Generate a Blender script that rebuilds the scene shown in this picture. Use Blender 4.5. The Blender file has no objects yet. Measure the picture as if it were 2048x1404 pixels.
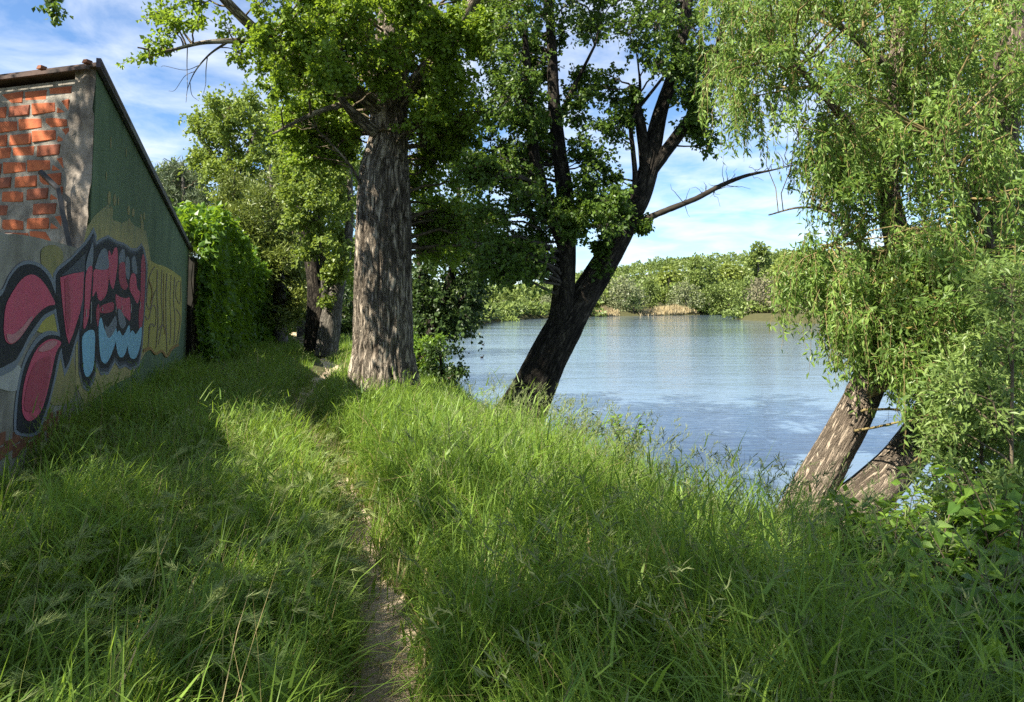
import bpy, math, numpy as np
from math import radians, sin, cos, tan, pi

# ------------------------------------------------------------------ camera, sky, sun, exposure
SC = bpy.context.scene
COL = SC.collection
F, PITCH, CAMZ = 1450.0, radians(4.0), 1.6            # focal length in photo pixels (2048 wide)
HORIZON = 610.0
PY0 = HORIZON - F * tan(PITCH)
CP, SP = cos(PITCH), sin(PITCH)
cam = bpy.data.cameras.new('camera'); cam_o = bpy.data.objects.new('camera', cam); COL.objects.link(cam_o)
cam.sensor_width = 36.0; cam.lens = 36.0 * F / 2048.0
cam.shift_y = -(702.0 - PY0) / 2048.0
cam.clip_start = 0.05; cam.clip_end = 3000
cam_o.location = (0, 0, CAMZ); cam_o.rotation_euler = (radians(90) + PITCH, 0, 0)
SC.camera = cam_o

SUN_EL, SUN_AZ = radians(48), radians(236)             # azimuth clockwise from +Y: behind and left of the camera
SDIR = np.array([sin(SUN_AZ) * cos(SUN_EL), cos(SUN_AZ) * cos(SUN_EL), sin(SUN_EL)])
sun = bpy.data.lights.new('sun', 'SUN'); sun.energy = 5.0; sun.angle = radians(0.53); sun.color = (1.0, 0.93, 0.80)
sun_o = bpy.data.objects.new('sun', sun); COL.objects.link(sun_o)
from mathutils import Vector
sun_o.rotation_euler = Vector(SDIR).to_track_quat('Z', 'Y').to_euler()

world = bpy.data.worlds.new('World'); SC.world = world; world.use_nodes = True
nt = world.node_tree; nt.nodes.clear()
def N(t, typ, **kw):
    n = t.nodes.new(typ)
    for k, v in kw.items(): setattr(n, k, v)
    return n
out = N(nt, 'ShaderNodeOutputWorld'); bg = N(nt, 'ShaderNodeBackground'); bg.inputs[1].default_value = 0.062
sky = N(nt, 'ShaderNodeTexSky', sky_type='NISHITA', sun_disc=False, sun_elevation=SUN_EL, sun_rotation=SUN_AZ)
sky.air_density = 1.0; sky.dust_density = 0.1; sky.ozone_density = 2.6; sky.altitude = 300
tc = N(nt, 'ShaderNodeTexCoord'); sep = N(nt, 'ShaderNodeSeparateXYZ'); nt.links.new(tc.outputs['Generated'], sep.inputs[0])
zc = N(nt, 'ShaderNodeMath', operation='MAXIMUM'); nt.links.new(sep.outputs[2], zc.inputs[0]); zc.inputs[1].default_value = 0.0
za = N(nt, 'ShaderNodeMath', operation='ADD'); nt.links.new(zc.outputs[0], za.inputs[0]); za.inputs[1].default_value = 0.16
dx = N(nt, 'ShaderNodeMath', operation='DIVIDE'); nt.links.new(sep.outputs[0], dx.inputs[0]); nt.links.new(za.outputs[0], dx.inputs[1])
dy = N(nt, 'ShaderNodeMath', operation='DIVIDE'); nt.links.new(sep.outputs[1], dy.inputs[0]); nt.links.new(za.outputs[0], dy.inputs[1])
cmb = N(nt, 'ShaderNodeCombineXYZ'); nt.links.new(dx.outputs[0], cmb.inputs[0]); nt.links.new(dy.outputs[0], cmb.inputs[1])
cn = N(nt, 'ShaderNodeTexNoise'); cn.inputs['Scale'].default_value = 3.4; cn.inputs['Detail'].default_value = 9; cn.inputs['Roughness'].default_value = 0.58
cn.inputs['Distortion'].default_value = 0.35
nt.links.new(cmb.outputs[0], cn.inputs['Vector'])
cr = N(nt, 'ShaderNodeValToRGB'); cr.color_ramp.elements[0].position = 0.36; cr.color_ramp.elements[1].position = 0.78
nt.links.new(cn.outputs['Fac'], cr.inputs[0])
cmul = N(nt, 'ShaderNodeMath', operation='MULTIPLY'); nt.links.new(cr.outputs[0], cmul.inputs[0]); cmul.inputs[1].default_value = 0.8
mix = N(nt, 'ShaderNodeMixRGB'); nt.links.new(cmul.outputs[0], mix.inputs[0]); tn_ = N(nt, 'ShaderNodeMixRGB', blend_type='MULTIPLY'); tn_.inputs[0].default_value = 1.0; tn_.inputs[2].default_value = (0.78, 0.93, 1.08, 1); nt.links.new(sky.outputs[0], tn_.inputs[1]); nt.links.new(tn_.outputs[0], mix.inputs[1])
mix.inputs[2].default_value = (6.6, 6.9, 7.3, 1)
nt.links.new(mix.outputs[0], bg.inputs[0]); nt.links.new(bg.outputs[0], out.inputs[0])

SC.view_settings.view_transform = 'Standard'; SC.view_settings.look = 'None'
SC.view_settings.exposure = 1.62; SC.view_settings.gamma = 1.0
SC.cycles.use_denoising = False
SC.cycles.max_bounces = 8; SC.cycles.diffuse_bounces = 4; SC.cycles.transmission_bounces = 4; SC.cycles.transparent_max_bounces = 4
SC.cycles.sample_clamp_indirect = 6.0

# ------------------------------------------------------------------ helpers
def P(px, py, Y):
    """world point seen at photo pixel (px, py) at depth Y"""
    a = (px - 1024) / F; b = (PY0 - py) / F; t = Y / (CP - b * SP)
    return np.array([a * t, Y, CAMZ + (SP + b * CP) * t])
def RAY(px, py):
    a = (px - 1024) / F; b = (PY0 - py) / F
    return np.array([a, CP - b * SP, SP + b * CP])
def G(px, py, z=0.0):
    r = RAY(px, py); t = (z - CAMZ) / r[2]
    return np.array([0, 0, CAMZ]) + r * t
def unit(v): return v / np.maximum(np.linalg.norm(v, axis=-1, keepdims=True), 1e-9)
def hsh(i, j, k):
    s = np.sin(i * 127.1 + j * 311.7 + k * 74.7) * 43758.5453
    return s - np.floor(s)
def vnoise(x, y, z=0.0):
    x, y, z = np.broadcast_arrays(np.asarray(x, float), np.asarray(y, float), np.asarray(z, float))
    i, j, k = np.floor(x), np.floor(y), np.floor(z); u, v, w = x - i, y - j, z - k
    u, v, w = u * u * (3 - 2 * u), v * v * (3 - 2 * v), w * w * (3 - 2 * w)
    r = 0
    for a in (0, 1):
        for b in (0, 1):
            for c in (0, 1):
                r = r + hsh(i + a, j + b, k + c) * (u if a else 1 - u) * (v if b else 1 - v) * (w if c else 1 - w)
    return r
def fbm(x, y, z=0.0, o=4):
    r = 0; a = 0.5
    for n in range(o):
        r = r + a * vnoise(np.asarray(x) * 2 ** n + 17 * n, np.asarray(y) * 2 ** n + 5 * n, np.asarray(z) * 2 ** n); a *= 0.5
    return r
def smooth(a, b, x):
    t = np.clip((x - a) / (b - a), 0, 1); return t * t * (3 - 2 * t)

def link(o, parent=None):
    COL.objects.link(o)
    if parent is not None: o.parent = parent
    return o
def mk(name, V, Fc, mat, parent=None, smooth_=False, tint=None, kind=None, vec=None):
    me = bpy.data.meshes.new(name); V = np.asarray(V, np.float32).reshape(-1, 3)
    if isinstance(Fc, np.ndarray):
        M, k = Fc.shape
        me.vertices.add(len(V)); me.vertices.foreach_set('co', V.ravel())
        me.loops.add(M * k); me.loops.foreach_set('vertex_index', np.ascontiguousarray(Fc, np.int32).ravel())
        me.polygons.add(M); me.polygons.foreach_set('loop_start', (np.arange(M) * k).astype(np.int32))
        me.update(calc_edges=True)
    else:
        me.from_pydata([tuple(map(float, v)) for v in V], [], [tuple(map(int, f)) for f in Fc]); me.update()
    if tint is not None:
        at = me.attributes.new('tint', 'FLOAT', 'POINT'); at.data.foreach_set('value', np.asarray(tint, np.float32).ravel())
    if vec is not None:
        at = me.attributes.new('along', 'FLOAT_VECTOR', 'POINT'); at.data.foreach_set('vector', np.asarray(vec, np.float32).ravel())
    me.polygons.foreach_set('use_smooth', np.full(len(me.polygons), bool(smooth_)))
    if mat: me.materials.append(mat)
    o = bpy.data.objects.new(name, me); link(o, parent)
    if kind: o['kind'] = kind
    return o
def thing(name, label, cat, group=None):
    o = bpy.data.objects.new(name, None); link(o); o.empty_display_size = 0.2
    return tag(o, label, cat, group)
def tag(o, label, cat, group=None):
    o['label'] = label; o['category'] = cat
    if group: o['group'] = group
    return o
class Bag:
    """collects vertices and faces (same face size) for one mesh"""
    def __init__(s): s.V = []; s.F = []; s.T = []; s.n = 0
    def add(s, V, Fc, T=None):
        V = np.asarray(V, float).reshape(-1, 3)
        s.V.append(V); s.F.append(np.asarray(Fc, np.int64) + s.n); s.n += len(V)
        s.T.append(np.full(len(V), 0.5) if T is None else np.asarray(T, float).ravel())
    def build(s, name, mat, parent=None, **kw):
        return mk(name, np.concatenate(s.V), np.concatenate(s.F), mat, parent, tint=np.concatenate(s.T), **kw)
def box(c, ax, hs):
    """box with centre, three axes (rows) and half sizes -> V, quads"""
    c = np.asarray(c, float); V = []
    for k in (-1, 1):
        for j in (-1, 1):
            for i in (-1, 1): V.append(c + ax[0] * i * hs[0] + ax[1] * j * hs[1] + ax[2] * k * hs[2])
    return np.array(V), np.array([[0, 2, 3, 1], [4, 5, 7, 6], [0, 1, 5, 4], [2, 6, 7, 3], [0, 4, 6, 2], [1, 3, 7, 5]])
def crom(pts, n):
    """Catmull-Rom through the points (any columns), n samples evenly in length"""
    p = np.asarray(pts, float); q = np.vstack([2 * p[0] - p[1], p, 2 * p[-1] - p[-2]]); res = []
    for i in range(len(p) - 1):
        t = np.linspace(0, 1, 24, endpoint=False)[:, None]
        a, b, c, d = q[i], q[i + 1], q[i + 2], q[i + 3]
        res.append(0.5 * (2 * b + (c - a) * t + (2 * a - 5 * b + 4 * c - d) * t ** 2 + (3 * b - a - 3 * c + d) * t ** 3))
    r = np.vstack(res + [p[-1:]])
    L = np.concatenate([[0], np.cumsum(np.linalg.norm(np.diff(r[:, :3] if r.shape[1] > 2 else r, axis=0), axis=1))])
    s = np.linspace(0, L[-1], n)
    return np.stack([np.interp(s, L, r[:, k]) for k in range(r.shape[1])], 1)
def tubes(C, R, k):
    """batch of tubes: C (N,P,3) centre lines, R (N,P) radii -> V, quads"""
    n, p, _ = C.shape
    T = unit(np.gradient(C, axis=1)); ref = np.where(np.abs(T[..., 2:3]) > 0.9, np.array([1., 0, 0]), np.array([0, 0, 1.]))
    ref = np.repeat(ref[:, :1], p, axis=1)
    A = unit(np.cross(T, ref)); B = np.cross(T, A)
    th = np.arange(k) * 2 * pi / k
    V = C[:, :, None] + R[:, :, None, None] * (A[:, :, None] * np.cos(th)[:, None] + B[:, :, None] * np.sin(th)[:, None])
    b = (np.arange(n)[:, None, None] * p + np.arange(p - 1)[None, :, None]) * k; j = np.arange(k)[None, None]; j2 = (j + 1) % k
    Fc = np.stack([b + j, b + j2, b + k + j2, b + k + j], -1).reshape(-1, 4)
    return V.reshape(-1, 3), Fc
def trunk_mesh(pts, nr, ns, amp=0.05, freq=9.0, vfreq=0.7, flare=0.0, seed=0, gnarl=0.05):
    """limb or trunk with furrowed bark as relief; pts (x,y,z,r)"""
    c = crom(pts, nr); C = c[:, :3]; R = c[:, 3]
    T = unit(np.gradient(C, axis=0)); ref = np.array([0., 1, 0]) if abs(T[0, 1]) < 0.8 else np.array([1., 0, 0])
    A = unit(np.cross(T, ref)); B = np.cross(T, A)
    th = np.linspace(0, 2 * pi, ns, endpoint=False)
    l = np.concatenate([[0], np.cumsum(np.linalg.norm(np.diff(C, axis=0), axis=1))])
    X = np.cos(th)[None, :]; Y = np.sin(th)[None, :]; Z = l[:, None]
    wob = 0.6 * (vnoise(X * 1.5 + seed, Y * 1.5, Z * 1.3) - 0.5)
    n1 = vnoise((X + wob * .5) * freq * .5 + seed, (Y + wob * .5) * freq * .5, Z * vfreq * 2)
    n2 = vnoise((X + wob * .5) * freq + seed + 9, Y * freq, Z * vfreq * 4)
    ridge = 1 - np.abs(2 * (0.6 * n1 + 0.4 * n2) - 1) * 2.2
    big = vnoise(X * 1.4 + seed + 3, Y * 1.4, Z * 1.1) - 0.5
    rr = R[:, None] * (1 + amp * ridge + gnarl * 2 * big)
    if flare: rr = rr * (1 + flare * np.exp(-Z / 0.55) * (0.7 + 0.5 * np.cos(5 * th + seed)[None, :]))
    V = C[:, None] + rr[..., None] * (A[:, None] * np.cos(th)[None, :, None] + B[:, None] * np.sin(th)[None, :, None])
    i = np.arange(nr - 1)[:, None] * ns; j = np.arange(ns)[None]; j2 = (j + 1) % ns
    Fc = np.stack([i + j, i + ns + j, i + ns + j2, i + j2], -1).reshape(-1, 4)
    return V.reshape(-1, 3), Fc, np.clip(0.5 + 0.5 * ridge, 0, 1).ravel(), np.stack(np.broadcast_arrays(R[:, None] * X, R[:, None] * Y, Z + seed), -1).reshape(-1, 3)
def leaf_quads(p, a, L, W, rs, up=1.0, fold=0.18, curl=0.1, at=0.42):
    """diamond leaves folded on the midrib: base, left, tip, right -> V (N*4), tris"""
    n = len(p); a = unit(a)
    ref = np.array([0, 0, 1.0]) * up + rs.normal(0, 0.75, (n, 3))
    s = unit(np.cross(a, ref)); m = np.cross(s, a); L = np.broadcast_to(L, n)[:, None]; W = np.broadcast_to(W, n)[:, None]
    V = np.stack([p, p + a * L * at + s * W / 2 + m * W * fold, p + a * L - m * L * curl, p + a * L * at - s * W / 2 + m * W * fold], 1)
    b = np.arange(n)[:, None] * 4
    return V.reshape(-1, 3), np.concatenate([b + [0, 2, 1], b + [0, 3, 2]], 0)
def inside(poly, x, y):
    poly = np.asarray(poly, float); r = np.zeros(np.shape(x), bool); n = len(poly); j = n - 1
    for i in range(n):
        xi, yi = poly[i]; xj, yj = poly[j]
        c = ((yi > y) != (yj > y)) & (x < (xj - xi) * (y - yi) / (yj - yi + 1e-12) + xi); r ^= c; j = i
    return r
def region_blobs(poly, Y0, Y1, n, r0, r1, rs):
    """n foliage clumps whose centres fall in a traced outline, between two depths; radii in metres"""
    poly = np.asarray(poly, float); lo, hi = poly.min(0), poly.max(0); o = []
    while len(o) < n:
        x, y = rs.uniform(lo[0], hi[0]), rs.uniform(lo[1], hi[1])
        if inside(poly, np.array([x]), np.array([y]))[0]:
            o.append([*P(x, y, rs.uniform(Y0, Y1)), rs.uniform(r0, r1)])
    return np.array(o)

# ------------------------------------------------------------------ materials
def new_mat(name):
    m = bpy.data.materials.new(name); m.use_nodes = True; t = m.node_tree
    return m, t, t.nodes['Principled BSDF'], t.nodes['Material Output']
def rgba(c): return (*c, 1)
def ramp(t, fac, stops):
    r = N(t, 'ShaderNodeValToRGB'); e = r.color_ramp.elements
    while len(e) < len(stops): e.new(0.5)
    for k, (p, c) in enumerate(stops): e[k].position = p; e[k].color = rgba(c)
    t.links.new(fac, r.inputs[0]); return r.outputs[0]
def coords(t, scale=(1, 1, 1), kind='Object'):
    c = N(t, 'ShaderNodeTexCoord'); m = N(t, 'ShaderNodeMapping'); m.inputs['Scale'].default_value = scale
    t.links.new(c.outputs[kind], m.inputs[0]); return m.outputs[0]
def noise(t, vec, scale, detail=5, rough=0.6, dist=0.0):
    n = N(t, 'ShaderNodeTexNoise'); n.inputs['Scale'].default_value = scale; n.inputs['Detail'].default_value = detail
    n.inputs['Roughness'].default_value = rough; n.inputs['Distortion'].default_value = dist
    t.links.new(vec, n.inputs['Vector']); return n.outputs['Fac']
def mixc(t, fac, a, b, mode='MIX'):
    m = N(t, 'ShaderNodeMixRGB', blend_type=mode)
    for s, v in ((0, fac), (1, a), (2, b)):
        if isinstance(v, (int, float)): m.inputs[s].default_value = v
        elif isinstance(v, tuple): m.inputs[s].default_value = rgba(v)
        else: t.links.new(v, m.inputs[s])
    return m.outputs[0]
def bump(t, bsdf, h, strength=0.4, dist=0.02):
    b = N(t, 'ShaderNodeBump'); b.inputs['Strength'].default_value = strength; b.inputs['Distance'].default_value = dist
    t.links.new(h, b.inputs['Height']); t.links.new(b.outputs[0], bsdf.inputs['Normal'])
def leaf_mat(name, c0, c1, trans=(0.25, 0.38, 0.03), tf=0.4, rough=0.45, spec=0.35, dry=None):
    m, t, b, o = new_mat(name)
    at = N(t, 'ShaderNodeAttribute', attribute_name='tint')
    st = [(0.0, c0), (0.8, c1)] + ([(0.93, c1), (0.97, dry)] if dry else [])
    col = ramp(t, at.outputs['Fac'], st)
    t.links.new(col, b.inputs['Base Color']); b.inputs['Roughness'].default_value = rough; b.inputs['Specular IOR Level'].default_value = spec
    tr = N(t, 'ShaderNodeBsdfTranslucent'); t.links.new(mixc(t, 0.55, col, trans), tr.inputs[0])
    mx = N(t, 'ShaderNodeMixShader'); mx.inputs[0].default_value = tf
    t.links.new(b.outputs[0], mx.inputs[1]); t.links.new(tr.outputs[0], mx.inputs[2]); t.links.new(mx.outputs[0], o.inputs[0])
    return m
def math_(t, op, a, b=None, clamp=False):
    n = N(t, 'ShaderNodeMath', operation=op); n.use_clamp = clamp
    for k, v in ((0, a), (1, b)):
        if v is None: continue
        if isinstance(v, (int, float)): n.inputs[k].default_value = v
        else: t.links.new(v, n.inputs[k])
    return n.outputs[0]
def bark_mat(name, c0, c1, c2, vs=2.2, hs=9.0, strength=1.0, ck=8.5):
    """plates split by dark cracks that run along the trunk"""
    m, t, b, o = new_mat(name)
    al = N(t, 'ShaderNodeAttribute', attribute_name='along'); mp = N(t, 'ShaderNodeMapping'); mp.inputs['Scale'].default_value = (hs, hs, vs); t.links.new(al.outputs['Vector'], mp.inputs[0]); v = mp.outputs[0]; n = noise(t, v, 1.25, 5, 0.62, 0.7); fine = noise(t, v, 4.5, 6, 0.65); patch = noise(t, coords(t, (1.3, 1.3, 0.9)), 1.4, 3)
    crack = math_(t, 'MULTIPLY', math_(t, 'ABSOLUTE', math_(t, 'SUBTRACT', n, 0.5)), ck, True)
    at = N(t, 'ShaderNodeAttribute', attribute_name='tint')
    f = math_(t, 'ADD', math_(t, 'MULTIPLY', fine, 0.75), math_(t, 'ADD', math_(t, 'MULTIPLY', at.outputs['Fac'], 0.35), math_(t, 'MULTIPLY', math_(t, 'SUBTRACT', patch, 0.5), 0.6)))
    col = ramp(t, math_(t, 'SUBTRACT', f, 0.05), [(0.25, c0), (0.48, c1), (0.72, c2)])
    col = mixc(t, math_(t, 'ADD', math_(t, 'MULTIPLY', crack, 0.8), 0.2, True), c0, col)
    t.links.new(col, b.inputs['Base Color']); b.inputs['Roughness'].default_value = 0.9; b.inputs['Specular IOR Level'].default_value = 0.12
    bump(t, b, math_(t, 'ADD', math_(t, 'MULTIPLY', crack, 0.75), math_(t, 'MULTIPLY', fine, 0.35)), strength, 0.045); return m
def plain_mat(name, c0, c1, scale=3.0, rough=0.85, bs=0.3, bd=0.01, detail=8, stretch=(1, 1, 1), spec=0.2, lo=0.35, hi=0.65):
    m, t, b, o = new_mat(name); v = coords(t, stretch); n = noise(t, v, scale, detail, 0.62)
    t.links.new(ramp(t, n, [(lo, c0), (hi, c1)]), b.inputs['Base Color']); b.inputs['Roughness'].default_value = rough
    b.inputs['Specular IOR Level'].default_value = spec
    if bs: bump(t, b, noise(t, v, scale * 6, 6), bs, bd)
    return m

M = {}
M['bark_poplar'] = bark_mat('bark_poplar', (0.042, 0.034, 0.026), (0.20, 0.163, 0.122), (0.42, 0.36, 0.28), vs=1.6, hs=11, ck=11)
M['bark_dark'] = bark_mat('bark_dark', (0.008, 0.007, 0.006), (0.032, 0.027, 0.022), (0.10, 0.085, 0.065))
M['bark_grey'] = bark_mat('bark_grey', (0.06, 0.055, 0.045), (0.16, 0.145, 0.12), (0.26, 0.235, 0.195))
M['bark_willow'] = bark_mat('bark_willow', (0.14, 0.108, 0.08), (0.26, 0.208, 0.155), (0.38, 0.312, 0.235), vs=3.6, hs=26, ck=9)
M['branch'] = plain_mat('branch', (0.06, 0.045, 0.028), (0.15, 0.12, 0.075), 12)
M['willow_twig'] = plain_mat('willow_twig', (0.13, 0.10, 0.045), (0.27, 0.21, 0.09), 12)
M['dead_branch'] = plain_mat('dead_branch', (0.035, 0.03, 0.026), (0.11, 0.095, 0.08), 12)
M['poplar_leaf'] = leaf_mat('poplar_leaf', (0.065, 0.13, 0.014), (0.195, 0.29, 0.032), (0.38, 0.52, 0.03), 0.45)
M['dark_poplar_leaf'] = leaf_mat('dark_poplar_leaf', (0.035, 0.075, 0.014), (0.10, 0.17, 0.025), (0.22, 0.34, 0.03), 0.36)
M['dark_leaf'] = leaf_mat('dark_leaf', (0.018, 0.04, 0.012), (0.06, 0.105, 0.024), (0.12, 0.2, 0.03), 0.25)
M['willow_leaf'] = leaf_mat('willow_leaf', (0.065, 0.135, 0.028), (0.225, 0.325, 0.072), (0.38, 0.54, 0.06), 0.42, dry=(0.38, 0.22, 0.05))
M['sallow_leaf'] = leaf_mat('sallow_leaf', (0.08, 0.145, 0.035), (0.21, 0.29, 0.075), (0.34, 0.45, 0.07), 0.38)
M['cypress_leaf'] = leaf_mat('cypress_leaf', (0.065, 0.105, 0.022), (0.21, 0.25, 0.05), (0.22, 0.27, 0.03), 0.25)
M['pine_leaf'] = leaf_mat('pine_leaf', (0.07, 0.105, 0.055), (0.15, 0.19, 0.095), (0.16, 0.2, 0.06), 0.2)
M['elm_leaf'] = leaf_mat('elm_leaf', (0.095, 0.15, 0.028), (0.215, 0.285, 0.055), (0.34, 0.43, 0.04), 0.4)
M['vine_leaf'] = leaf_mat('vine_leaf', (0.035, 0.09, 0.012), (0.12, 0.225, 0.02), (0.32, 0.48, 0.02), 0.42, 0.4, 0.4, dry=(0.25, 0.2, 0.06))
M['bramble_leaf'] = leaf_mat('bramble_leaf', (0.055, 0.125, 0.02), (0.175, 0.29, 0.04), (0.34, 0.50, 0.03), 0.42)
M['grass_leaf'] = leaf_mat('grass_leaf', (0.034, 0.092, 0.014), (0.20, 0.305, 0.045), (0.36, 0.52, 0.045), 0.42, 0.45, 0.25, dry=(0.34, 0.27, 0.13))
M['straw'] = leaf_mat('straw', (0.16, 0.13, 0.06), (0.40, 0.33, 0.19), (0.4, 0.32, 0.15), 0.25, 0.6, 0.3)
M['barley'] = leaf_mat('barley', (0.16, 0.22, 0.06), (0.34, 0.40, 0.15), (0.35, 0.42, 0.12), 0.4, 0.5, 0.35)
M['seed'] = leaf_mat('seed', (0.07, 0.115, 0.035), (0.23, 0.27, 0.10), (0.25, 0.24, 0.12), 0.3, 0.5, 0.3)
M['reed'] = leaf_mat('reed', (0.33, 0.26, 0.13), (0.52, 0.43, 0.25), (0.45, 0.36, 0.2), 0.2, 0.7, 0.2)
M['far_green'] = leaf_mat('far_green', (0.08, 0.125, 0.03), (0.20, 0.26, 0.06), (0.24, 0.31, 0.06), 0.3)
M['far_yellow'] = leaf_mat('far_yellow', (0.10, 0.15, 0.03), (0.24, 0.29, 0.055), (0.32, 0.38, 0.06), 0.3)
M['far_grey'] = leaf_mat('far_grey', (0.10, 0.125, 0.055), (0.23, 0.25, 0.125), (0.28, 0.31, 0.12), 0.25)
M['far_brown'] = leaf_mat('far_brown', (0.115, 0.11, 0.06), (0.24, 0.22, 0.125), (0.26, 0.25, 0.12), 0.2)
M['far_dark'] = leaf_mat('far_dark', (0.04, 0.075, 0.022), (0.105, 0.155, 0.045), (0.15, 0.2, 0.04), 0.25)
M['green_wall'] = plain_mat('green_wall', (0.07, 0.11, 0.062), (0.15, 0.205, 0.12), 2.0, 0.8, 0.25, 0.006, stretch=(1, 1, 0.35), lo=0.25, hi=0.75)
M['concrete'] = plain_mat('concrete', (0.16, 0.145, 0.12), (0.33, 0.31, 0.265), 2.2, 0.9, 0.6, 0.012)
M['render'] = plain_mat('render', (0.085, 0.07, 0.057), (0.29, 0.25, 0.205), 2.6, 0.95, 0.9, 0.03)
M['mortar'] = plain_mat('mortar', (0.13, 0.115, 0.095), (0.33, 0.30, 0.25), 6.0, 0.95, 0.8, 0.015)
M['brick'] = plain_mat('brick', (0.26, 0.07, 0.034), (0.52, 0.15, 0.06), 5.0, 0.85, 0.5, 0.008)
M['brick_dull'] = plain_mat('brick_dull', (0.15, 0.055, 0.035), (0.36, 0.11, 0.055), 5.0, 0.85, 0.5, 0.008)
M['brick_dark'] = plain_mat('brick_dark', (0.10, 0.05, 0.032), (0.24, 0.10, 0.055), 6.0, 0.9, 0.6, 0.01)
M['roof'] = plain_mat('roof', (0.04, 0.033, 0.03), (0.12, 0.08, 0.065), 4.0, 0.8)
M['trim'] = plain_mat('trim', (0.055, 0.045, 0.06), (0.10, 0.085, 0.10), 6.0, 0.5, 0.1)
M['pipe'] = plain_mat('pipe', (0.035, 0.035, 0.036), (0.08, 0.08, 0.082), 8.0, 0.45, 0.1)
M['dark_wall'] = plain_mat('dark_wall', (0.03, 0.03, 0.025), (0.06, 0.055, 0.045), 3.0)
def fade_paint(name, c, to, z0, z1):
    m, t, b, o = new_mat(name); v = coords(t); n = noise(t, coords(t, (1, 1, 0.3)), 5, 7, 0.7); sp = N(t, 'ShaderNodeSeparateXYZ'); t.links.new(v, sp.inputs[0])
    f = math_(t, 'ADD', math_(t, 'DIVIDE', math_(t, 'SUBTRACT', sp.outputs[2], z0), z1 - z0), math_(t, 'MULTIPLY', math_(t, 'SUBTRACT', n, 0.5), 1.6))
    w = ramp(t, noise(t, v, 6, 8, 0.7), [(0.5, (0, 0, 0)), (0.75, (0.5, 0.5, 0.5))])
    col = mixc(t, w, mixc(t, ramp(t, f, [(0.1, (0, 0, 0)), (0.95, (1, 1, 1))]), tuple(c), to), tuple(x * 0.5 for x in c)); t.links.new(col, b.inputs['Base Color']); b.inputs['Roughness'].default_value = 0.8; return m
def paint(name, c, wear=0.3, to=(0.2, 0.19, 0.16), scale=5.0):
    m, t, b, o = new_mat(name); v = coords(t); n = noise(t, v, scale, 9, 0.7); n2 = noise(t, coords(t, (1, 1, 0.3)), 2.5, 5)
    k = ramp(t, n, [(0.5 - wear * 0.2, (0, 0, 0)), (0.9 - wear * 0.35, (wear, wear, wear))])
    col = mixc(t, k, tuple(c), to); col = mixc(t, mixc(t, 1.0, n2, (0.55, 0.55, 0.55), 'MULTIPLY'), col, tuple(x * 0.62 for x in c))
    t.links.new(col, b.inputs['Base Color']); b.inputs['Roughness'].default_value = 0.7; b.inputs['Specular IOR Level'].default_value = 0.25
    bump(t, b, noise(t, v, 30, 5), 0.2, 0.006); return m
M['p_pink'] = paint('paint_pink', (0.60, 0.10, 0.165)); M['p_red'] = paint('paint_red', (0.42, 0.07, 0.11)); M['p_lpink'] = paint('paint_pale_pink', (0.58, 0.24, 0.26), 0.5)
M['p_black'] = paint('paint_black', (0.022, 0.022, 0.03), 0.2); M['p_grey'] = paint('paint_grey', (0.20, 0.225, 0.27)); M['p_dgrey'] = paint('paint_dark_grey', (0.075, 0.085, 0.11))
M['p_blue'] = paint('paint_blue', (0.26, 0.52, 0.70)); M['p_yellow'] = paint('paint_yellow', (0.42, 0.37, 0.09), 0.35); M['p_tan'] = paint('paint_tan', (0.33, 0.28, 0.12), 0.6, (0.08, 0.12, 0.06))
M['p_fade'] = fade_paint('paint_tan_fade', (0.36, 0.31, 0.13), (0.105, 0.15, 0.088), 2.35, 3.15)
M['p_mauve'] = paint('paint_mauve', (0.22, 0.17, 0.13)); M['p_orange'] = paint('paint_orange', (0.33, 0.19, 0.06)); M['p_white'] = paint('paint_white', (0.5, 0.5, 0.48), 0.6)

# ------------------------------------------------------------------ ground form
WATER = -1.3
PATH = np.array([[-0.42, -8], [-0.45, 0], [-0.47, 2.6], [-0.55, 3.3], [-0.66, 3.9], [-0.92, 4.8], [-1.25, 6.0], [-2.0, 8.0], [-2.9, 10.2], [-3.6, 12.4], [-4.15, 15.5], [-4.6, 18.8], [-6.0, 23], [-9.5, 33], [-14, 46], [-20, 62]])
PATHS = crom(PATH, 400)
RIVER = np.array([[4.4, -60], [4.2, -10], [3.9, 0], [3.35, 3.0], [2.75, 4.7], [2.2, 6.0], [1.65, 7.1], [1.15, 8.2], [0.62, 9.6], [-0.2, 12], [-1.3, 16.7], [-2.9, 23], [-5, 32], [-9, 44], [-12, 58], [-11, 74],
                  [-8.2, 90], [-6.0, 112], [-3, 136], [6, 160], [23, 188], [55, 212], [78, 232], [120, 225], [118, 185], [74, 158], [45, 147], [46, 122], [52, 102], [80, 84], [200, 70], [260, 20], [260, -60]])
def dist_poly(x, y, pl, closed=False):
    d = np.full(np.shape(x), 1e9); n = len(pl)
    for i in range(n if closed else n - 1):
        a, b = pl[i], pl[(i + 1) % n]; e = b - a
        t = np.clip(((x - a[0]) * e[0] + (y - a[1]) * e[1]) / (e @ e), 0, 1)
        d = np.minimum(d, np.hypot(x - a[0] - t * e[0], y - a[1] - t * e[1]))
    return d
def river_d(x, y):
    d = dist_poly(x, y, RIVER, True); return np.where(inside(RIVER, x, y), d, -d)
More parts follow.
